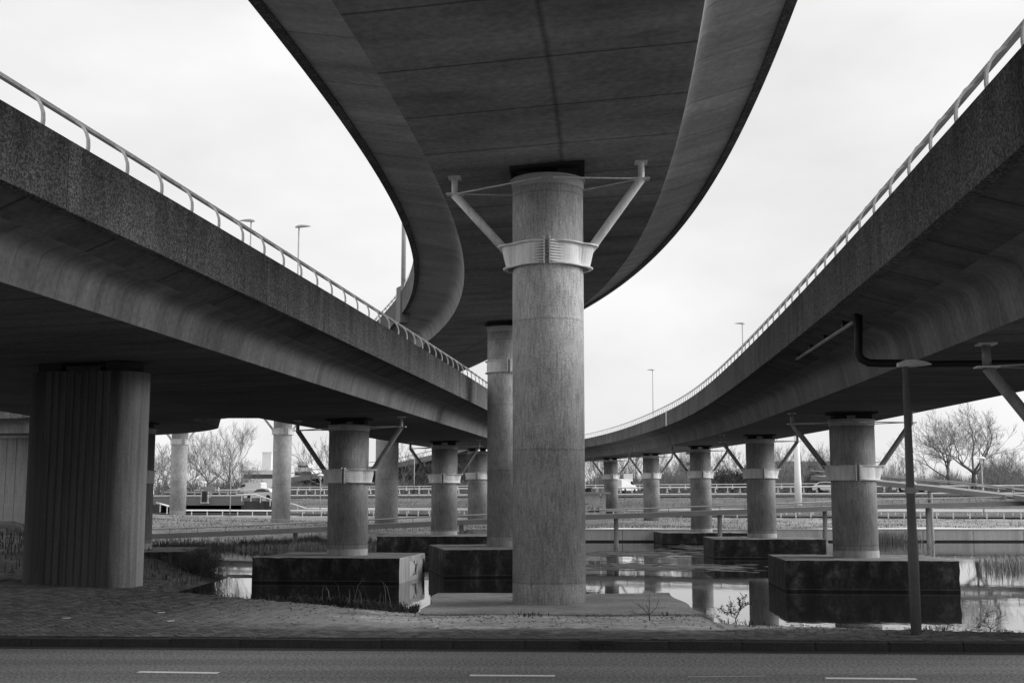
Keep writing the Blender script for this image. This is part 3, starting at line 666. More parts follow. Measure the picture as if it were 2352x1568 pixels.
tag(part('foundation_slab', V, Fc, M_SLAB), 'pale flat concrete slab under the foremost central pier', 'concrete slab')

# ------------------------------------------------------------------ water and far land
tag(part('canal_water', [(-60, 14, WZ), (120, 14, WZ), (120, 95, WZ), (-60, 95, WZ)], [(0, 1, 2, 3)], M_WATER), kind='structure')
def shore_y(x):
    if x < -3: return 75+.8*math.sin(x*.6)+.4*math.sin(x*1.7)
    return 88.2
WSLOPE = .475
def wof(x, y): return y-WSLOPE*(39.5-x)
WP = np.array([(-400, .25), (80, .25), (100, .6), (104, .72), (121, .8), (124, .9), (150, 2.55), (156, 2.7), (170, 3.45), (240, 3.5), (2500, 3.5)])
def nsm(x, y, s): return math.sin(x*.37*s+1.3)*math.cos(y*.31*s+.4)+.5*math.sin(x*.83*s+y*.59*s)
def far_z(x, y):
    w = wof(x, y); z = np.interp(w, WP[:, 0], WP[:, 1]); d = y-shore_y(x)
    if w < 102: z += .05*nsm(x, y, 1.0)
    z += .028*max(0, -x-8)*max(0, min(1, (97-w)/15.))*max(0, min(1, d/12))
    if x < -3: z = -.9+(z+.9)*max(0, min(1, (d+.5)/4.0))**.8
    return z
def grid_sheet(name, X, Y, fz, m, yfun=None):
    V = [(x, (yfun(x)+y if yfun else y), 0) for x in X for y in Y]; V = [(x, y, fz(x, y)) for x, y, _ in V]; n = len(Y)
    Fc = [(i*n+k, (i+1)*n+k, (i+1)*n+k+1, i*n+k+1) for i in range(len(X)-1) for k in range(n-1)]
    def mi_(f):
        x, y = np.mean([V[i][0] for i in f]), np.mean([V[i][1] for i in f]); w = wof(x, y)
        return 2 if (103.5 < w < 121 or 157 < w < 172) else (1 if 121 <= w <= 157 else 0)
    far = name.startswith('far'); o = part(name, V, Fc, [m, M_SLOPE, M_BANDGROUND] if far else m, smooth=True, midx=[mi_(f) for f in Fc] if far else None); return tag(o, kind='structure')
Xf = np.r_[-900, -500, -300, -200, np.arange(-140, -60, 8), np.arange(-60, 60, 1.5), np.arange(60, 160, 8), 200, 300, 500, 900]
Yf = np.r_[-.6, 0, np.arange(.7, 6, .7), np.arange(6, 40, 2), np.arange(40, 140, 4), 160, 200, 300, 500, 900, 1900]
Xl = Xf[Xf < -3.2]; Xr = np.r_[-3.0, Xf[Xf > -2.9]]
grid_sheet('far_bank', np.r_[Xl, -3.01], Yf, far_z, M_GRASSG, shore_y)
grid_sheet('far_ground', Xr, Yf[1:], far_z, M_GRASSG, lambda x: 88.2)
def hl(x, y):
    sx = -10.0-max(0, min(1, (y-46)/9.))*11
    base = min(-.72+(sx-x)*.30, .40+.016*max(0, y-26)+.05*nsm(x, y, 1.4))
    base = max(base, -1.6)
    if y > 69: base = base*(1-min(1, (y-69)/6))+far_z(x, y)*min(1, (y-69)/6)
    if y < 27.5: base = min(base, edge(x)[1]-.03)
    return base
Xn = np.r_[np.arange(-60, -30, 3), np.arange(-30, -8.4, .6)]; Yn = np.r_[np.arange(26.5, 50, .7), np.arange(50, 76.6, 1.5)]
M_LAND = mat('left_bank_grass', .07, .5, .5, (1, 1, 1), .4, 4, .95, .6)
grid_sheet('left_bank', Xn, Yn, hl, M_LAND)
# quay wall in concrete panels
qw = thing('quay_wall', 'long pale concrete quay wall along the far side of the water', 'quay wall', (20, 88, WZ))
pan = MB(); pan.box((0, 0, 0), (3.46, .3, 1.5)); pd = pan.data('wall_panel', M_WALL)
for i in range(-1, 16):
    link('wall_panel', pd, qw, tuple(np.array((-2.8+i*3.5+1.75, 88.0, -.56))-np.array((20, 88, WZ))))
b = MB(); b.box((25, 88.02, .20), (57, .42, .06)); b.build('coping', M_WALL, qw)
b = MB(); b.box((25, 88.25, -.5), (57, .12, 1.3)); b.build('backing', M_JOINT, qw)
b = MB(); b.box((25, 87.83, WZ+.04), (57, .05, .14)); b.build('waterline_board', M_BEAR, qw)
# roads beyond the water, laid on the benches of the far ground
def band(name, w0, w1, dz, m):
    V = []; X = np.arange(-160, 161, 8.)
    for x in X:
        for w in (w0, w1): y = w+WSLOPE*(39.5-x); V.append((x, y, float(np.interp(w, WP[:, 0], WP[:, 1]))+dz))
    n = len(X); Fc = [(2*i, 2*i+2, 2*i+3, 2*i+1) for i in range(n-1)]
    tag(part(name, V, Fc, m), kind='structure')
band('lower_road', 106.5, 119, .10, M_ROADFAR); band('motorway', 171, 196, .06, M_ROADFAR); band('motorway_shoulder', 157, 160, .35, M_ROADFAR)
# guard rails
def guard_rail(label, w, ztop, xs0, xs1, step, dy=0., hpost=.75, slope=WSLOPE, thick=.16):
    xm = (xs0+xs1)/2; yf = lambda x: w+slope*(39.5-x); root = thing('guard_rail', label, 'guard rail', (xm, yf(xm), ztop-hpost), 'white guard rails beyond the water')
    pts = [np.array((x, yf(x), ztop-.09)) for x in np.arange(xs0, xs1+.1, 4)]
    a = math.atan2(-slope, 1); b = MB()
    for p, q_ in zip(pts[:-1], pts[1:]):
        b.tube([p, q_], thick*.62, 8)
    b.build('rail', M_WHITE, root)
    pb = MB(); pb.box((0, 0, 0), (.09, .07, hpost-.1)); pb.box((0, 0, -hpost/2+.10), (.34, .10, .10)); pd = pb.data('post', M_WHITE)
    n = 0; cs = math.cos(a)
    for x in np.arange(xs0, xs1, step*cs):
        link('post', pd, root, tuple(np.array((x, yf(x), ztop-.18-(hpost-.1)/2))-wloc(root)), (0, 0, a))
guard_rail('front white guard rail with splayed post feet just above the quay wall', 105, 1.42, -18, 52, 1.33)
guard_rail('white guard rail along the rear edge of the lower road', 121, 1.45, -24, 54, 1.33)
guard_rail('white guard rail halfway up the grass slope', 158, 3.28, -60, 70, 1.6, hpost=.7)
guard_rail('upper white guard rail along the near edge of the motorway', 174, 4.36, -62, 80, 1.8)
guard_rail('farthest white guard rail behind the motorway traffic', 197, 5.1, -80, 60, 2.6, thick=.10)
def rail_line(label, pts, posts, h=.75, th=.16, name='guard_rail'):
    root = thing(name, label, 'guard rail', pts[0]-np.array((0, 0, h)), 'white guard rails beyond the water'); b = MB()
    for p, q_ in zip(pts[:-1], pts[1:]): b.tube([p, q_], th/2, 6)
    b.build('rail', M_WHITE, root)
    L_ = sum(np.linalg.norm(np.array(q_)-p) for p, q_ in zip(pts[:-1], pts[1:]))
    for p, q_ in zip(pts[:-1], pts[1:]):
        n = max(2, int(np.linalg.norm(q_-p)/posts))
        for k in range(n):
            c = p+(q_-p)*(k+.5)/n; bb = MB(); bb.box(c-[0, 0, h/2], (.08, .08, h)); bb.build('post', M_WHITE, root)
P = lambda u, v, Y: at_y(u, v, Y)
rail_line('white guard rail climbing the left bank towards the ribbed pillar', [P(360, 1154, 112), P(422, 1171.5, 118), P(630, 1172.5, 124), P(760, 1172.5, 124)], 1.4)
rail_line('white sloping rail on the parapet of the small concrete underpass', [P(545, 1136, 146), P(587, 1135.5, 146), P(632, 1150, 143), P(676, 1158, 140), P(706, 1168, 138), P(760, 1169, 137)], 2.2)
# ------------------------------------------------------------------ walkways across the water
def walkway(label, pts, hb, hr, posts, wid=1.8):
    root = thing('walkway', label, 'walkway', pts[len(pts)//2])
    d = MB(); r = MB(); k_ = MB()
    for p, q_ in zip(pts[:-1], pts[1:]):
        a = math.atan2(q_[1]-p[1], q_[0]-p[0]); n = np.array((-math.sin(a), math.cos(a), 0))
        for m, o, w, t, zo in ((d, wid/2, wid, hb*.45, hb*.42), (k_, 0, .10, hb, 0), (k_, wid, .10, hb, 0)):
            V = []
            for e in (p, q_):
                for z in (-t/2, t/2):
                    for y in (-w/2, w/2): V.append(e+n*(o+y)+np.array((0, 0, z+(zo if m is d else 0)-.0)))
            m.add(V, [(0, 1, 3, 2), (4, 6, 7, 5), (0, 4, 5, 1), (2, 3, 7, 6), (0, 2, 6, 4), (1, 5, 7, 3)])
        for o in (0, wid): r.tube([p+n*o+[0, 0, hb/2+hr], q_+n*o+[0, 0, hb/2+hr]], .035, 6)
    d.build('walkway_deck', M_WALK, root); k_.build('edge_beam', M_WALK, root); r.build('handrail', M_GALV, root)
    L_ = [np.linalg.norm(q_-p) for p, q_ in zip(pts[:-1], pts[1:])]
    bm = MB(); bm.box((0, 0, hr/2), (.03, .03, hr)); bd = bm.data('baluster', M_WALK)
    for (p, q_), l in zip(zip(pts[:-1], pts[1:]), L_):
        for k in range(int(l/1.6)):
            c = p+(q_-p)*(k+.5)*1.6/l; link('baluster', bd, root, tuple(c+[0, 0, hb/2]-wloc(root)))
    for c, rad in posts:
        MB().lathe([(rad, -2), (rad, WZ+.1), (rad+.04, WZ+.1), (rad+.04, WZ+.2), (rad, WZ+.2), (rad, c[2])], c[:2], 14).build('support_post', M_GALV, root)
    return root
yb = lambda x: 78+.02*x
low = [P(u, v, 73.5+4.5*min(1, max(0, (u-300)/1600))) for u, v in ((250, 1235), (357, 1232), (606, 1222), (1000, 1203), (1350, 1188), (1506, 1183), (2021, 1164), (2352, 1156), (2800, 1146))]
wy = lambda u: 73.5+4.5*min(1, max(0, (u-300)/1600))+.8
pp = lambda u: tuple(np.array([P(u, 1200, wy(u))[0], wy(u), np.interp(u, (250, 606, 1350, 2021, 2800), [low[i][2] for i in (0, 2, 4, 6, 8)])-.1]))
walkway('long low walkway on posts ramping up over the water from left to right', low, .26, .30, [(pp(u), .14) for u in (679, 1060, 1415, 1653, 1895, 2132)])
up = [P(2600, 1176, 74), P(2352, 1143, 78.5), P(2180, 1123, 84), P(2021, 1107, 90), P(1905, 1097, 96)]
walkway('upper walkway ramp descending to the right above the white guard rails', up, .28, .40, [((P(2143, 1200, 86)[0], 86.4, up[2][2]-.2), .17), ((P(1895, 1200, 96)[0]+1.3, 97, up[4][2]-.2), .15)], 1.6)

# ------------------------------------------------------------------ street lamps
def mast(label, p, top, r0, r1, head, arm, cat='street lamp', group=None, name='street_lamp', m=None, style='flat', band=None):
    m = m or M_GALV; p = np.array(p, float); t = thing(name, label, cat, p, group); z0 = p[2]
    prof = [(r0, z0-.1), (r0, z0+(top-z0)*.35), (r0*.7+r1*.3, z0+(top-z0)*.37), (r1, top)]
    o = MB().lathe(prof, p[:2], 12).build('pole', m, t, smooth=True)
    if band: MB().lathe([(r0*1.03, z0+band), (r0*1.03, z0+band+.09)], p[:2], 12, False).build('band', M_CAPEND, t)
    if style == 'flat':
        a = np.array(arm, float); e = p.copy(); e[2] = top; d = np.linalg.norm(a); u = a/d; s = np.array((-u[1], u[0], 0)); L_ = head
        V = []; secs = [(-.30, .045, .035), (.0, .075, .065), (.35, .085, .06), (.75, .06, .035), (1.0, .02, .012)]
        for f, w, h in secs:
            c = e+u*L_*f+np.array((0, 0, .02+.10*f*L_*.6))
            V += [c-s*w, c-s*w*.7+[0, 0, h*1.4], c+s*w*.7+[0, 0, h*1.4], c+s*w, c-[0, 0, h*.35]]
        Fc = [(i*5+k, i*5+(k+1) % 5, i*5+5+(k+1) % 5, i*5+5+k) for i in range(4) for k in range(5)]+[(4, 3, 2, 1, 0), (20, 21, 22, 23, 24)]
        part('lamp_head', V, Fc, m, t)
    elif style == 'mushroom':
        MB().lathe([(.05, top), (.10, top+.15), (.12, top+.4), (.34, top+.42), (.30, top+.52), (.12, top+.62), (.02, top+.64)], p[:2], 14).build('lamp_head', M_WHITE, t, smooth=True)
    return t
M_LAMP = mat('lamp_post_steel', .16, .25, 2, (1, 1, .4), .1, 20, .6, 0)
lp = at_z(2105, 1461, .11); mast('slim dark lamp post beside the kerb with pale leaf shaped head', lp, 4.02, .078, .048, .40, (1, .1, 0), m=M_LAMP, band=2.05)
for o in list(bpy.data.objects):
    if o.name.startswith('lamp_head') and o.parent and o.parent.name == 'street_lamp': o.data.materials[0] = M_BLD
for y, u, lab in ((125, 3.6, 'distant lamp on the right flyover above its fourth pier'), (88, 3.6, 'lamp on the right flyover further up the rising parapet')):
    c = DR.at(DR.s_at_y(y), u, 1.3)[0]; mast(lab, c, c[2]+7.4, .05, .035, .55, (-1, .1, 0), group='lamps on the flyovers')
c = DL.at(DL.s_at_y(50.7), -3.65, 1.3)[0]; mast('lamp above the left flyover with its head pointing right', c, 13.45, .042, .03, .5, (1, -.1, 0), group='lamps on the flyovers')
mast('lamp above the left flyover with its head pointing left', (-10.75, 50.2, 6.4), 13.5, .042, .03, .5, (-1, .1, 0), group='lamps on the flyovers')
c = DM.at(DM.s_at_y(51.2), -3.9, .9)[0]
t = mast('thick pole on a concrete bracket of the central flyover seen inside its bend', c+[0, 0, 1.0], c[2]+9, .095, .055, 1.2, (1, .3, 0), group='lamps on the flyovers')
b = MB(); b.box(c+[0, 0, .25], (.42, .55, 1.5), .4); b.build('bracket_block', M_WEB, t)
for u, vt, vb, Y, lab, sty, r in ((2260, 1066, 1180, 99, 'white mushroom lamp by the right walkways', 'mushroom', .06), (735, 1102, 1170, 126, 'white mushroom lamp left of the graffiti block pier', 'mushroom', .055),
        (1002, 1075, 1118, 150, 'small mushroom lamp beside the second left pier', 'mushroom', .05), (528, 1109, 1184, 116, 'thin pole rising through the left guard rail', 'none', .045),
        (951, 1047, 1122, 190, 'tall thin lamp pole between the left piers', 'flat', .07), (2012, 1118, 1062, 172, 'street lamp behind the right pier seen against the sky', 'flat', .07),
        (632, 1060, 1112, 205, 'tall motorway lamp beside the white tower', 'flat', .08), (530, 1068, 1112, 215, 'motorway lamp in front of the left trees', 'flat', .08), (373, 1052, 1110, 220, 'motorway lamp right of the ribbed pillar', 'flat', .08)):
    a, b_ = P(u, max(vt, vb), Y), P(u, min(vt, vb), Y); mast(lab, a, b_[2], r, r*.7, 1.4, (1, 0, 0), group='lamps along the far roads', style=sty)
a = P(1834, 1158, 105); mast('thick white tapered mast behind the second right pier', a, 7.6, .30, .22, 1, (1, 0, 0), name='mast', cat='mast', m=M_WHITE, style='none')

# ------------------------------------------------------------------ drain pipe under the right flyover
Yp = 21.6
b = MB(); v0 = P(1972, 712, Yp); v1 = P(1972, 812, Yp); r = .07
b.tube([v0+[0, 0, .12], v1, v1+[.05, 0, -.10], v1+[.17, 0, -.16], v1+[.4, 0, -.17], v1+[6.6, -.2, -.19]], r, 12); b.build('drain_pipe', M_PIPE, deckR, smooth=True)
b = MB(); q0, q1 = P(1958, 741, 21.8), P(1831, 824, 29.6); b.tube([q0, q1], .035, 8); b.build('conduit', M_PIPEL, deckR, smooth=True)
for k in (.12, .42, .68, .95):
    c = q0+(q1-q0)*k; b = MB(); b.box(c+[.02, 0, .12], (.12, .14, .22)); b.build('conduit_bracket', M_PIPE, deckR)
c = P(1972, 700, Yp); b = MB(); b.box(c+[0, 0, .02], (.45, .3, .06)); b.build('pipe_plate', M_PIPE, deckR)

# ------------------------------------------------------------------ far structures
def box_thing(name, label, cat, c, size, m, rz=0., extra=None):
    t = thing(name, label, cat, np.array(c)-np.array((0, 0, size[2]/2))); b = MB(); b.box(c, size, rz); b.build('body', m, t)
    if extra: extra(t)
    return t
# underpass
t = thing('underpass', 'small concrete underpass with a black opening behind the left guard rail', 'underpass', (-37, 152, .8))
def pb(name, m, *bx):
    b = MB(); [b.box(*x) for x in bx]; return b.build(name, m, t)
tl, tr = P(420, 1170, 150)[0], P(556, 1170, 150)[0]; z1 = P(500, 1160, 150)[2]; z2 = P(500, 1143, 150)[2]
pb('deck_slab', M_WEB, ((tl/2+tr/2-1, 156, (z1+z2)/2), (tr-tl+6, 12, z2-z1)))
pb('abutment', M_RIB, ((tr+.6, 154, z1/2-.3), (1.2, 9, z1+.7))); pb('abutment', M_RIB, ((tl-3.4, 156, z1/2-.3), (1.2, 12, z1+.7)))
pb('dark_backing', M_BEAR, ((tl/2+tr/2-1, 161.6, z1/2-.3), (tr-tl+6, .4, z1+.7)))  # black sheet closing the opening, stands for the shade inside
x2 = P(640, 1160, 146)[0]; zz = P(600, 1150, 146)[2]
pb('wing_wall', M_RIB, ((tr/2+x2/2+.8, 147.5, zz/2), (x2-tr, .6, zz)))
b = MB(); b.box(P(500, 1128, 152)-[0, 0, .1], (13, .3, .18)); b.build('parapet_rail', M_GALV, t)
# sign back and cabinet beside it
t = thing('road_sign', 'dark back of a tilted sign panel on the underpass parapet', 'road sign', P(482, 1160, 151)); b = MB(); b.box(P(482, 1122, 151), (1.3, .08, .5)); b.build('panel', M_BLDG, t); b = MB(); b.box(P(482, 1135, 151), (.1, .1, .9)); b.build('post', M_GALV, t)
t = thing('cabinet', 'narrow dark cabinet in a white frame at the underpass', 'cabinet', P(470, 1154, 149.4)); b = MB(); b.box(P(470, 1141, 149.4), (.55, .4, 1.3)); b.build('housing', M_BEAR, t)
b = MB(); b.box(P(470, 1154, 149.3), (.9, .5, .07)); b.build('base_frame', M_WHITE, t)
for u in (462, 478): b = MB(); b.box(P(u, 1142, 149.3), (.06, .06, 1.3)); b.build('frame_post', M_WHITE, t)
# left abutment with ribbed face
t = thing('abutment', 'pale ribbed concrete abutment at the far left under the side ramp', 'abutment', (-29, 74, 1.5))
ax0, ax1 = P(-60, 1100, 72)[0], P(330, 1100, 72)[0]; zt = P(30, 1018, 72)[2]; w = .55; k = 0; x = ax0
rb = MB(); rb.box((0, 0, 0), (w*.975, .6, zt-.6)); rd = rb.data('rib_panel', M_ABUT)
while x < -24.5: link('rib_panel', rd, t, tuple(np.array((x, 72+random.uniform(-.015, .015), (zt+.6)/2+.3))-wloc(t))); x += w
b = MB(); b.box(((ax0-24.5)/2, 72.5, (zt+.6)/2+.3), (-24.5-ax0, .5, zt-.62)); b.build('core', M_RIB, t)
b = MB(); b.box(((ax0-27)/2, 71.7, zt+.35), (-27-ax0, .3, .12)); b.build('bearing_shelf', M_CAPEND, t)
# graffiti hut on the far bank
hx0, hx1 = P(1335, 1150, 101)[0], P(1378, 1150, 101)[0]; zb_, zt_ = far_z(7, 101), P(1360, 1134, 101)[2]
t = thing('pump_house', 'small pale concrete hut with graffiti and clutter on its flat roof', 'hut', ((hx0+hx1)/2, 101, zb_))
b = MB(); b.box(((hx0+hx1)/2, 102, (zb_+zt_)/2-.1), (hx1-hx0, 2, zt_-zb_+.2)); b.build('body', M_WALL, t)
b = MB(); b.box(((hx0+hx1)/2+.35, 101.9, zt_+.08), (hx1-hx0+1.0, 2.5, .16)); b.build('roof_slab', M_CAPEND, t)
b = MB(); b.box((hx1+.32, 101.2, (zb_+zt_)/2), (.32, .32, zt_-zb_)); b.build('corner_post', M_WALL, t)
part('graffiti_panel', [(x, 100.99, z) for x, z in ((hx0, zt_-1.45), (hx1-.05, zt_-1.45), (hx1-.05, zt_-.75), (hx0, zt_-.75))], [(0, 1, 2, 3)], M_GRAF, t)
for i in range(5):
    b = MB(); c = np.array((hx0+.4+i*.32, 101.3+random.random()*.8, zt_+.28)); b.box(c, (.25+.3*random.random(), .3, .22+.3*random.random()), random.random()); b.build('roof_clutter', random.choice([M_WHITE, M_BLDG, M_BEAR]), t)
# far buildings
def building(label, u0, u1, vt, vb, Y, m, floors=0, depth=14):
    a, c = P(u0, vt, Y), P(u1, vb, Y); t = thing('building', label, 'building', ((a[0]+c[0])/2, Y, 3.5)); b = MB()
    b.box(((a[0]+c[0])/2, Y+depth/2, (a[2]+3)/2), (c[0]-a[0], depth, a[2]-3)); b.build('wall', m, t)
    b = MB(); b.box(((a[0]+c[0])/2, Y+depth/2, a[2]+.15), (c[0]-a[0]+.3, depth+.3, .3)); b.build('roof', M_BLD, t)
    for f in range(floors):
        b = MB(); z = a[2]-1.2-f*(a[2]-5)/max(1, floors); b.box(((a[0]+c[0])/2, Y-.02, z), ((c[0]-a[0])*.92, .1, 1.0)); b.build('window', M_GLASS, t)
    return t
building('white block with a slim tower left of the pale pier', 556, 640, 1082, 1112, 300, M_BLD, 1)
building('slim white tower above the white block', 603, 622, 1040, 1100, 312, M_BLD, 0, 6)
building('pale stepped office block between the left piers', 676, 716, 1076, 1112, 320, M_BLD, 3)
building('upper storey of the pale stepped office block', 684, 708, 1062, 1080, 326, M_BLD, 1, 8)
building('tall white building with dark window bands behind the right piers', 1574, 1612, 1030, 1110, 380, M_BLD, 4)
building('long grey flat roofed shed behind the second right pier', 1768, 1960, 1060, 1110, 270, M_BLDG, 0, 30)
# distant ramp on the left
t = thing('distant_ramp', 'distant road ramp rising to the right between the left piers', 'road ramp', P(800, 1110, 250)); b = MB(); r_ = MB(); e_ = MB()
pts = [P(u, v, 250) for u, v in ((640, 1108), (720, 1095), (800, 1084), (900, 1072), (1000, 1050), (1090, 1024))]
for p, q_ in zip(pts[:-1], pts[1:]):
    L_ = np.linalg.norm(q_-p); M = np.array(Matrix.Rotation(-math.atan2(q_[2]-p[2], q_[0]-p[0]), 3, 'Y')); b.box((p+q_)/2, (L_+.1, 6, 1.0), 0, M); r_.box((p+q_)/2+[0, -2.8, 1.3], (L_, .1, .14), 0, M)
    c = (p+q_)/2; V = [(p[0], 250.2, 3), (q_[0], 250.2, 3), (q_[0], 250.2, q_[2]-.5), (p[0], 250.2, p[2]-.5), (p[0], 254, 3), (q_[0], 254, 3), (q_[0], 254, q_[2]-.5), (p[0], 254, p[2]-.5)]
    e_.add(V, [(0, 1, 2, 3), (4, 7, 6, 5), (0, 3, 7, 4), (1, 5, 6, 2)])
b.build('road_slab', M_WEB, t); r_.build('rail', M_GALV, t); e_.build('embankment', M_BANK, t)

# ------------------------------------------------------------------ vehicles on the motorway
def vehicle(label, c, L_, kind, m, rz):
    t = thing('van' if kind == 'van' else 'car', label, 'van' if kind == 'van' else 'car', c, 'vehicles on the far motorway'); t.rotation_euler = (0, 0, rz)
    if kind == 'van': prof = [(-.5, .35), (-.5, 1.9), (-.46, 2.05), (.12, 2.05), (.24, 1.85), (.36, 1.18), (.47, 1.0), (.5, .75), (.5, .35)]; w = .95; win = [(.17, 1.75), (.24, 1.68), (.33, 1.2), (.10, 1.2), (.10, 1.75)]
    else: prof = [(-.5, .3), (-.5, .85), (-.42, .98), (-.30, 1.38), (-.10, 1.46), (.08, 1.42), (.24, .98), (.45, .82), (.5, .6), (.5, .3)]; w = .85; win = [(-.28, 1.3), (-.1, 1.37), (.06, 1.33), (.19, 1.0), (-.36, 1.0)]
    n = len(prof); V = []
    for y, k in ((-w, .97), (-w*.9, 1), (w*.9, 1), (w, .97)): V += [(x*L_*(k if z > .5 else 1), y*(1 if z < 1.05 else .88), z) for x, z in prof]
    Fc = [(i*n+k, i*n+(k+1) % n, (i+1)*n+(k+1) % n, (i+1)*n+k) for i in range(3) for k in range(n)]+[tuple(range(n-1, -1, -1)), tuple(range(3*n, 4*n))]
    link('body', mesh_data('body', V, Fc, m), t)
    for s in (-1, 1):
        Vw = [(x*L_, s*(w*(.985 if z < 1.1 else .90)+.012), z) for x, z in win]; f = tuple(range(len(win))) if s < 0 else tuple(range(len(win)-1, -1, -1))
        link('side_window', mesh_data('side_window', Vw, [f], M_GLASS), t)
        for x in (-.31, .31):
            V2 = [(x*L_+.33*math.cos(a), s*(w-.08)+dy, .33+.33*math.sin(a)) for dy in (-.1, .1) for a in np.linspace(0, 2*math.pi, 14, False)]
            link('wheel', mesh_data('wheel', V2, [(i, (i+1) % 14, 14+(i+1) % 14, 14+i) for i in range(14)]+[tuple(range(13, -1, -1)), tuple(range(14, 28))], M_TYRE), t)
    return t
aw = math.atan2(-WSLOPE, 1)
def onroad(u, w): # point of the motorway bench behind image column u
    k = (u-1176)/F_PX; y = (w-0+WSLOPE*39.5)/(1+WSLOPE*k); x = k*y; return np.array((x, y, float(np.interp(w, WP[:, 0], WP[:, 1]))+.08))
vehicle('white van on the motorway heading left', onroad(580, 178), 5.6, 'van', M_CARW, aw+math.pi)
vehicle('white car ahead of the van passing behind the sign', onroad(487, 179), 4.4, 'car', M_CARW, aw+math.pi)
vehicle('pale car leading the traffic beside the pale far pier', onroad(447, 179), 4.4, 'car', M_CARG, aw+math.pi)
vehicle('grey car close behind the white van', onroad(640, 179), 4.2, 'car', M_CARG, aw+math.pi)
vehicle('white car on the ramp below the van', np.array(P(604, 1140, 150.5))-[0, 0, .45], 4.4, 'car', M_CARW, aw+math.pi)
vehicle('white van near the farthest right pier', onroad(1432, 177), 5.0, 'van', M_CARW, aw+1.45)
vehicle('white car partly behind the largest right pier', onroad(1900, 177), 4.4, 'car', M_CARW, aw)
vehicle('white car near the two large trees', onroad(2085, 178), 4.6, 'car', M_CARW, aw)
t = thing('road_sign', 'pale square sign panel behind the farthest right pier', 'road sign', onroad(1443, 186)); c = P(1443, 1095, 190); b = MB(); b.box(c, (1.4, .1, 1.0)); b.build('panel', M_BLD, t); b = MB(); b.box(c-[0, -.1, 1], (.12, .12, 2)); b.build('post', M_GALV, t)

# ------------------------------------------------------------------ bare winter trees
def tree_data(seed, h, trunk_h, spread, r0, maxseg=4200, up=.25, lv=6, trunks=1, rmin=.017):
    R = random.Random(seed); tr = MB(); cr = MB(); cnt = [0]
    queue = []
    def grow(p, d, L_, r, lev): queue.append((p, d, L_, r, lev))
    def run():
        i_ = 0
        while i_ < len(queue) and cnt[0] < maxseg:
            one(*queue[i_]); i_ += 1
    def one(p, d, L_, r, lev):
        if lev > lv: return
        n = 3 if lev < 3 else 2; pts = [p]; rs = [r]; q_ = p.copy(); dd = d.copy()
        for i in range(n):
            dd = dd+np.array([R.gauss(0, .16), R.gauss(0, .16), R.gauss(.02, .10)+up*.12]); dd /= np.linalg.norm(dd)
            q_ = q_+dd*L_/n; pts.append(q_.copy()); rs.append(max(r*(1-.38*(i+1)/n), rmin))
        cr.tube(pts, rs, 5 if lev < 2 else 3, False); cnt[0] += n
        kids = 4 if lev < 2 else 3
        for k in range(kids):
            f = R.uniform(.35, 1) if k else 1.0; b = pts[min(n, max(1, int(round(f*n))))]
            ang = R.uniform(.35, .85)*(1 if k else .5); ax = np.array([R.gauss(0, 1), R.gauss(0, 1), R.gauss(0, .5)]); ax -= ax.dot(dd)*dd; ax /= np.linalg.norm(ax)+1e-9
            nd = dd*math.cos(ang)+ax*math.sin(ang)*spread; nd[2] += up*.3; nd /= np.linalg.norm(nd)
            grow(b.copy(), nd, L_*R.uniform(.62, .82), rs[-1]*(.85 if k == 0 else .65), lev+1)
    for k in range(trunks):
        x0, y0 = (R.uniform(-.5, .5), R.uniform(-.5, .5)) if trunks > 1 else (0, 0)
        topp = np.array((x0*1.5+R.gauss(0, .05*h*.3), y0, trunk_h)); tr.tube([np.array((x0, y0, -.3)), np.array((x0*1.2, y0, trunk_h*.5)), topp], [r0*1.25, r0, r0*.85], 7)
        nb = 5 if trunks == 1 else 2
        for i in range(nb):
            a = 2*math.pi*i/nb+R.uniform(-.4, .4); e = R.uniform(.35, 1.0) if i else 1.3
            grow(topp-np.array((0, 0, R.uniform(0, .25)*trunk_h)), np.array((math.cos(a)*math.cos(e)*spread, math.sin(a)*math.cos(e)*spread, math.sin(e))), (h-trunk_h)*R.uniform(.34, .42), r0*R.uniform(.5, .7), 1)
    run()
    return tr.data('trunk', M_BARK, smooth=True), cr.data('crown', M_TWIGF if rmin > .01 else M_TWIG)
def put_tree(label, data, c, rz=0., sc=1., group=None, name='bare_tree', cat='tree'):
    t = thing(name, label, cat, c, group); t.rotation_euler = (0, 0, rz); t.scale = (sc, sc, sc)
    link('trunk', data[0], t); link('crown', data[1], t); return t
TA = tree_data(11, 10.4, 2.4, 1.0, .26, 4200, lv=7, rmin=.013); TB = tree_data(23, 11.0, 2.6, 1.05, .30, 4800, lv=7, rmin=.013)
gz = lambda u, Y: np.array((P(u, 1100, Y)[0], Y, far_z(P(u, 1100, Y)[0], Y)))
put_tree('big bare tree with pale trunk left of the other at the right edge', TA, gz(2180, 168)); put_tree('big bare spreading tree with dark forked trunk at the right edge', TB, gz(2236, 164), 1.0)
TC = tree_data(31, 13.5, 3.0, .75, .22, 3600, .4, 7, rmin=.012); TD = tree_data(37, 9.5, 1.2, .9, .16, 2000, .3, 6, 3); TE = tree_data(41, 9, 1.5, .85, .14, 1300, .35, 6, 2)
put_tree('tallest bare tree behind the motorway cars on the left', TC, gz(525, 232), .3); put_tree('tall bare tree just left of the tallest one', TC, gz(478, 240), 2.1, .92)
put_tree('low leaning bare tree next to the pale far pier', TD, gz(440, 215), .5, 1.0)
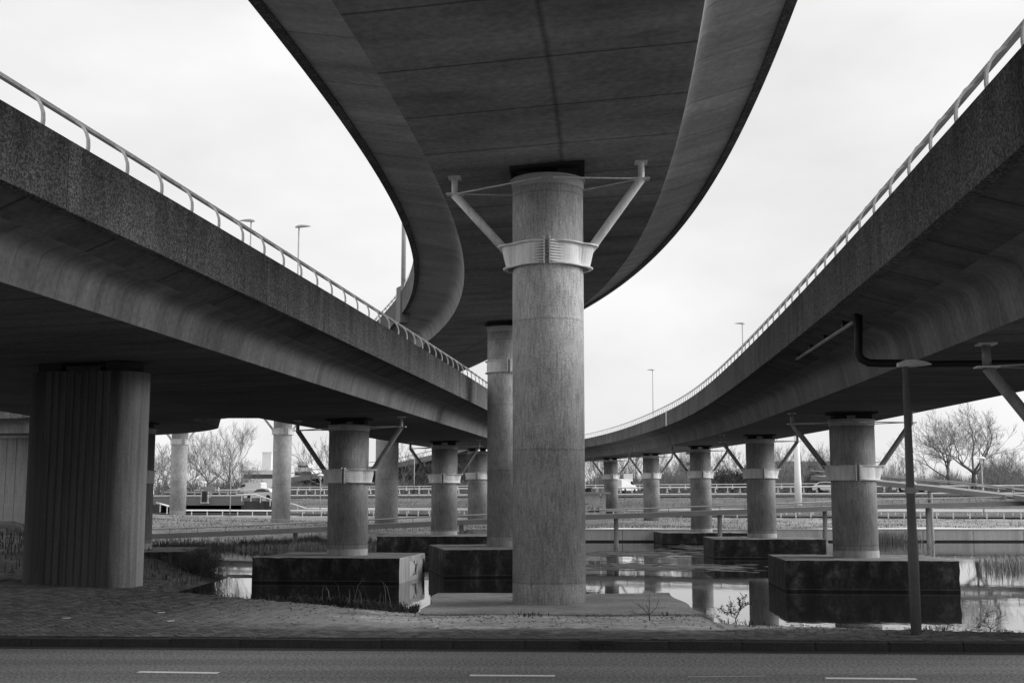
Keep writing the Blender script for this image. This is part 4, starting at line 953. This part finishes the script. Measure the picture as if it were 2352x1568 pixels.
for i, (u, Y, s) in enumerate(((500, 218, .75), (545, 222, .7), (566, 240, .8), (385, 235, 1.1), (365, 230, .9))): put_tree(('short bare tree just right of the tallest left tree', 'slim bare tree at the right edge of the left tree group', 'faint bare tree farthest right behind the white van', 'bushy bare tree directly behind the pale far pier', 'bare tree touching the right edge of the ribbed pillar')[i], TD if i % 2 else TE, gz(u, Y), i*1.3, s, 'smaller trees behind the left traffic')
put_tree('bare tree behind the strut of the graffiti block pier', TE, gz(742, 240), .7, 1.25); put_tree('bare tree between the graffiti block pier and the next pier', TE, gz(928, 245), 2.7, 1.2)
for i, (u, Y, s) in enumerate(((1365, 225, 1.0), (1385, 240, 1.1), (1440, 232, .95), (1465, 245, 1.1), (1528, 236, 1.1), (1560, 248, 1.0), (1590, 240, .9), (1640, 250, 1.1), (1690, 246, 1.2), (1800, 238, 1.15), (1850, 230, 1.1), (1885, 236, 1.2), (1905, 226, 1.0), (2060, 240, 1.0), (2110, 246, 1.0), (2300, 240, 1.1), (2340, 232, 1.0), (2270, 250, 1.0))):
    put_tree('slender bare tree beyond the motorway, '+('first right of the central pier', 'just left of the farthest right pier', 'above the white van near the farthest pier', 'left of the fourth right pier', 'right of the fourth right pier', 'midway between fourth and third right piers', 'in front of the tall white building', 'left of the round evergreen', 'behind the second right pier', 'left of the white mast', 'right of the white mast', 'behind the left strut of the largest right pier', 'behind the largest right pier', 'right of the largest right pier', 'behind the slim lamp post', 'right of the two big trees', 'nearest the right edge of the frame', 'behind the white mushroom lamp')[i], TE if i % 3 else TD, gz(u, Y), i*.9, s*.92, 'row of bare trees beyond the motorway')
# dense round evergreen behind the third and second right piers
def leafy(label, c, w, h, n, name='evergreen_bush', m=None, cat='bush', size=.22):
    V = []; Fc = []; k = 0; blobs = [(random.gauss(0, .33), random.gauss(0, .33), random.uniform(.15, .75), random.uniform(.28, .42)) for _ in range(9)]
    for _ in range(n):
        bx, by, bz, br = random.choice(blobs); d = np.array([random.gauss(0, 1), random.gauss(0, 1), random.gauss(0, 1)]); d /= np.linalg.norm(d); p = np.array((bx, by, bz))+d*br*random.uniform(.6, 1.02)
        if p[2] < .0: continue
        q_ = p*np.array((w/2, w/2, h)); a, b_ = np.array([random.gauss(0, 1) for _ in range(3)]), np.array([random.gauss(0, 1) for _ in range(3)]); s = size*random.uniform(.5, 1.2)
        V += [q_, q_+a/np.linalg.norm(a)*s, q_+b_/np.linalg.norm(b_)*s]; Fc.append((k, k+1, k+2)); k += 3
    t = thing(name, label, cat, c); link('crown', mesh_data('crown', V, Fc, m or M_LEAF), t)
    st = MB(); [st.tube([np.array((random.gauss(0, .1), random.gauss(0, .1), -.2)), np.array((random.gauss(0, w*.15), random.gauss(0, w*.15), h*.5))], [.10, .05], 5) for _ in range(4)]; link('stem', st.data('stem', M_BARK), t); return t
leafy('dense round evergreen bush between the second and third right piers', gz(1680, 205), 7.5, 4.6, 5200)
leafy('dark evergreen bush behind the distant ramp beside the second left pier', gz(965, 240), 8, 4.6, 3000); leafy('dark scrubby bush right of the white mast', gz(1872, 206), 6, 5, 2600)
# far thicket: one mass of twigs along the motorway
def thicket():
    V = []; Fc = []; k = 0
    spans = [(355, 600, 1100, 218, 800), (650, 1130, 1100, 236, 1400), (1345, 1730, 1084, 226, 2600), (1780, 1960, 1088, 224, 1000), (2000, 2352, 1088, 214, 2300), (2250, 2420, 1070, 226, 1400)]
    for u0, u1, vt, Y, n in spans:
        for _ in range(n):
            u = random.uniform(u0, u1); y = Y+random.uniform(0, 14); b_ = gz(u, y); top = P(u, vt, y)[2]-b_[2]; h = max(1.0, top*random.uniform(.45, 1.12)*(1+.18*math.sin(u*.05)+.12*math.sin(u*.17)))
            dx, dy = random.gauss(0, .16)*h, random.gauss(0, .16)*h; w = .05; mid = b_+[dx*.35, dy*.35, h*.55]; e = b_+[dx, dy, h]
            V += [b_+[-w, 0, -.1], b_+[w, 0, -.1], mid+[w*.8, 0, 0], mid+[-w*.8, 0, 0], e]; Fc += [(k, k+1, k+2, k+3), (k+3, k+2, k+4)]; k += 5
            for _ in range(4):
                f = random.uniform(.3, .9); q_ = b_+(e-b_)*f; s = h*random.uniform(.15, .4); g = np.array((random.gauss(0, .5), random.gauss(0, .5), random.uniform(.2, .9)))*s
                V += [q_+[-.025, 0, 0], q_+[.025, 0, 0], q_+g]; Fc.append((k, k+1, k+2)); k += 3
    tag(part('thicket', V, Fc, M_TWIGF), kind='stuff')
thicket()

# ------------------------------------------------------------------ grass, reeds, scrub
def blades(name, pts, m, hmin, hmax, w=.02, lean=.35, kind='stuff'):
    V = []; Fc = []; k = 0
    for p in pts:
        h = random.uniform(hmin, hmax); a = random.uniform(0, 2*math.pi); l = random.uniform(.2, 1)*lean*h; d = np.array((math.cos(a)*l, math.sin(a)*l, 0)); s = np.array((math.cos(a+1.57)*w, math.sin(a+1.57)*w, 0)); p = np.asarray(p, float)
        V += [p-s, p+s, p+d*.4+[0, 0, h*.65]+s*.7, p+d*.4+[0, 0, h*.65]-s*.7, p+d+[0, 0, h*(1-.2*lean)]]; Fc += [(k, k+1, k+2, k+3), (k+3, k+2, k+4)]; k += 5
    return tag(part(name, V, Fc, m), kind=kind)
pts = []
while len(pts) < 16000:
    x = random.uniform(-48, 48); y = shore_y(x)+.3+random.random()**1.3*34; w = wof(x, y)
    if w > 104 or not -.45 < (x/y) < .45: continue
    if random.random() < .35+.65*(nsm(x, y, 1.3) > 0): pts.append((x, y, far_z(x, y)-.02))
blades('grass', pts, M_BLADE, .05, .20, .022)
pts = []
while len(pts) < 9000:
    x = random.uniform(-60, 60); w = random.uniform(121, 156); y = w+WSLOPE*(39.5-x)
    if -.45 < x/y < .45: pts.append((x, y, far_z(x, y)-.02))
blades('grass', pts, M_BLADE, .08, .30, .035)
pts = []
for _ in range(5000):
    x = random.uniform(-22, -3.2); y = shore_y(x)+random.gauss(.3, .5); pts.append((x, y, max(WZ-.02, far_z(x, y)-.05)))
blades('reeds', pts, M_REED, .10, .42, .025)
pts = []
for _ in range(9000):
    x = random.uniform(-26, -10.4); y = random.uniform(27.5, 72)
    if x/y > -.42 and hl(x, y) > WZ: pts.append((x, y, hl(x, y)-.03))
blades('grass', pts, M_DARKGRASS, .08, .35, .02)
pts = []
for _ in range(520):                                     # reed bed in the water on the right
    y = random.gauss(53, 2.2); x = y*random.uniform(.372, .43)+random.gauss(0, .3); pts.append((x, y, WZ-.05))
blades('reeds', pts, M_REED, .15, .75, .013, .45)
pts = [(random.gauss(P(1900, 1200, 86.5)[0]+4.2, 1.0), 86.8+random.gauss(0, .4), WZ-.05) for _ in range(900)]
blades('reeds', pts, M_REED, .4, 1.1, .014, .5)
# tufts along the near bank
pts = []
for _ in range(2600):
    x = random.gauss(-2.9, .75); x = min(x, -1.75) ; ye, ze = edge(x); pts.append((x, ye+random.uniform(-.25, .55), ze-.12))
blades('grass_tuft', pts, M_DARKGRASS, .10, .34, .012, .9)
pts = [(random.gauss(-3.3, .12), edge(-3.3)[0]+random.uniform(.1, .4), .05) for _ in range(7)]+[(random.uniform(-3, -1.9), edge(-2.4)[0]+random.uniform(.0, .3), .05) for _ in range(16)]
blades('dry_stems', pts, M_REED, .3, .75, .005, .7)
pts = []
for _ in range(1500):
    x = random.uniform(-7.2, 9.5); ye, ze = edge(x)
    if math.sin(x*5.3)+math.sin(x*2.1+1)+random.gauss(0, .5) < .9: continue
    if -1.7 < x < 3.4: ye = 22.1
    pts.append((x, ye+random.uniform(-.35, .25), ze-.03))
blades('weeds', pts, M_DARKGRASS, .03, .16, .010, .8)
# shrubs
def shrub(label, c, h, spread, r, seed, seg, leaves=0, lv=5, name='bare_shrub', trunks=1, up=.3):
    d = tree_data(seed, h, h*.12, spread, r, seg, up, lv, trunks, .003); t = thing(name, label, 'shrub', c); link('stem', d[0], t); link('crown', d[1], t)
    if leaves:
        v = np.empty(len(d[1].vertices)*3); d[1].vertices.foreach_get('co', v); v = v.reshape(-1, 3); V = []; Fc = []
        for k in range(leaves):
            p = v[random.randrange(len(v)//4, len(v))]; a, b_ = rng.normal(size=3), rng.normal(size=3); a *= .015/np.linalg.norm(a); b_ *= .010/np.linalg.norm(b_); V += [p, p+a+b_, p+2*a, p+a-b_]; Fc.append((4*k, 4*k+1, 4*k+2, 4*k+3))
        tag(link('leaves', mesh_data('leaves', V, Fc, M_LEAF), t), kind='stuff')
    return t
shrub('bare forked sapling in front of the pale slab', at_z(1492, 1420, .1), .62, 1.2, .012, 5, 60, 0, 3)
shrub('small leafy bush against the bright water right of the slab', at_z(1690, 1428, .1), .52, 1.0, .008, 8, 260, 420, 4)
shrub('bare twiggy bush over the water at the lower right corner', at_z(2275, 1452, .12), .55, 2.2, .008, 15, 170, 40, 4, up=.02)
shrub('sparse bare twigs left of the lower right bush', at_z(2175, 1450, .12), .42, 2.2, .006, 19, 90, 20, 4, up=.02)
def fan_shrub(label, c, w, h, n, r=.006):
    mb = MB(); lf = MB()
    for _ in range(n):
        b0 = np.array((random.gauss(0, w*.22), random.gauss(0, w*.15), -.1)); a = random.uniform(0, 2*math.pi); l = random.random()**.7; hh = h*random.uniform(.35, 1)*(1-.35*l)
        e = b0+np.array((math.cos(a)*l*w*.5, math.sin(a)*l*w*.4, hh)); m_ = (b0+e)/2+np.array((0, 0, .12*h)); mb.tube([b0, m_, e], [r, r*.8, r*.4], 3, False)
        for _ in range(3):
            f = random.uniform(.35, 1); q_ = m_+(e-m_)*f; g = np.array((random.gauss(0, .14), random.gauss(0, .14), random.uniform(.02, .22)))*h*.6; mb.tube([q_, q_+g], [r*.6, r*.35], 3, False)
    t = thing('bare_shrub', label, 'shrub', c); link('crown', mb.data('crown', M_TWIG), t)
    st = MB(); [st.tube([np.array((random.gauss(0, w*.1), random.gauss(0, w*.1), -.3)), np.array((random.gauss(0, w*.2), random.gauss(0, w*.15), h*.4))], [.03, .012], 5) for _ in range(8)]; link('stem', st.data('stem', M_BARK), t)
fan_shrub('large dense bare bush at the waterline beside the dark left block', (-10.85, 44.2, -.62), 1.35, 1.55, 620)
pts = []
V = []; Fc = []; k = 0
for _ in range(2600):                                     # fallen leaves and crumbs along the back of the pavement
    x = random.uniform(-7, 8); ye, ze = edge(x); t_ = 1-abs(random.gauss(0, .28)); y0 = ky(x)+.13
    if -1.7 < x < 3.4: ye = 22.1
    y = y0+(ye-y0)*min(1, t_); z = .112+(edge(x)[1]-.112)*min(1, t_)+.03; a = random.uniform(0, 6.3); r_ = random.uniform(.012, .035)
    V += [(x+r_*math.cos(a+i*2.1), y+r_*math.sin(a+i*2.1), z+random.uniform(0, .02)) for i in range(3)]; Fc.append((k, k+1, k+2)); k += 3
tag(part('leaf_litter', V, Fc, M_DARKGRASS), kind='stuff')
# floating weed on the water
def weed(cx, cy, rx, ry, seed):
    R = random.Random(seed); V = [(cx, cy, WZ+.006+R.random()*.012)]; n = 14
    for k in range(n): a = 2*math.pi*k/n; f = .75+.18*math.sin(3*a+seed)+.14*math.sin(7*a+2*seed)+R.uniform(-.10, .10); V.append((cx+rx*f*math.cos(a), cy+ry*f*math.sin(a), WZ+.006))
    return V, [(0, k+1, (k+1) % n+1) for k in range(n)]
b = MB()
for u, v, ru, rv, n in ((1560, 1303, 230, 9, 150), (1450, 1296, 90, 8, 50), (1480, 1272, 130, 10, 110), (1650, 1270, 60, 10, 40), (1590, 1256, 90, 6, 40), (560, 1322, 60, 4, 10)):
    for k in range(n):
        c = at_z(u+random.gauss(0, .5)*ru, v+random.gauss(0, .45)*rv, WZ); q_ = random.uniform(.08, .55); b.add(*weed(c[0], c[1], q_*1.6, q_, random.uniform(0, 60)))
tag(b.build('floating_weed', M_WEED), kind='stuff')
# small litter on the paving
for i, (u, v) in enumerate(((153, 1424), (370, 1412), (392, 1427), (2020, 1440), (1001, 1439))):
    c = at_z(u, v, .18 if u < 400 else .13); x = c[0]; b = MB(); b.box((0, 0, 0), (.12, .035, .01), random.random()); o = b.build('paper_scrap', M_BLD); tt = (c[1]-ky(x)-.13)/(edge(x)[0]-ky(x)-.13); o.location = (x, c[1], .112+(edge(x)[1]-.112)*tt+.04)
    tag(o, ('pale scrap of litter at the far left of the brick paving', 'upper of two pale scraps in front of the ribbed pillar', 'lower of two pale scraps in front of the ribbed pillar', 'pale scrap beside the foot of the slim lamp post', 'tiny pale scrap on the sand left of the slab')[i], 'litter', 'scraps of litter')
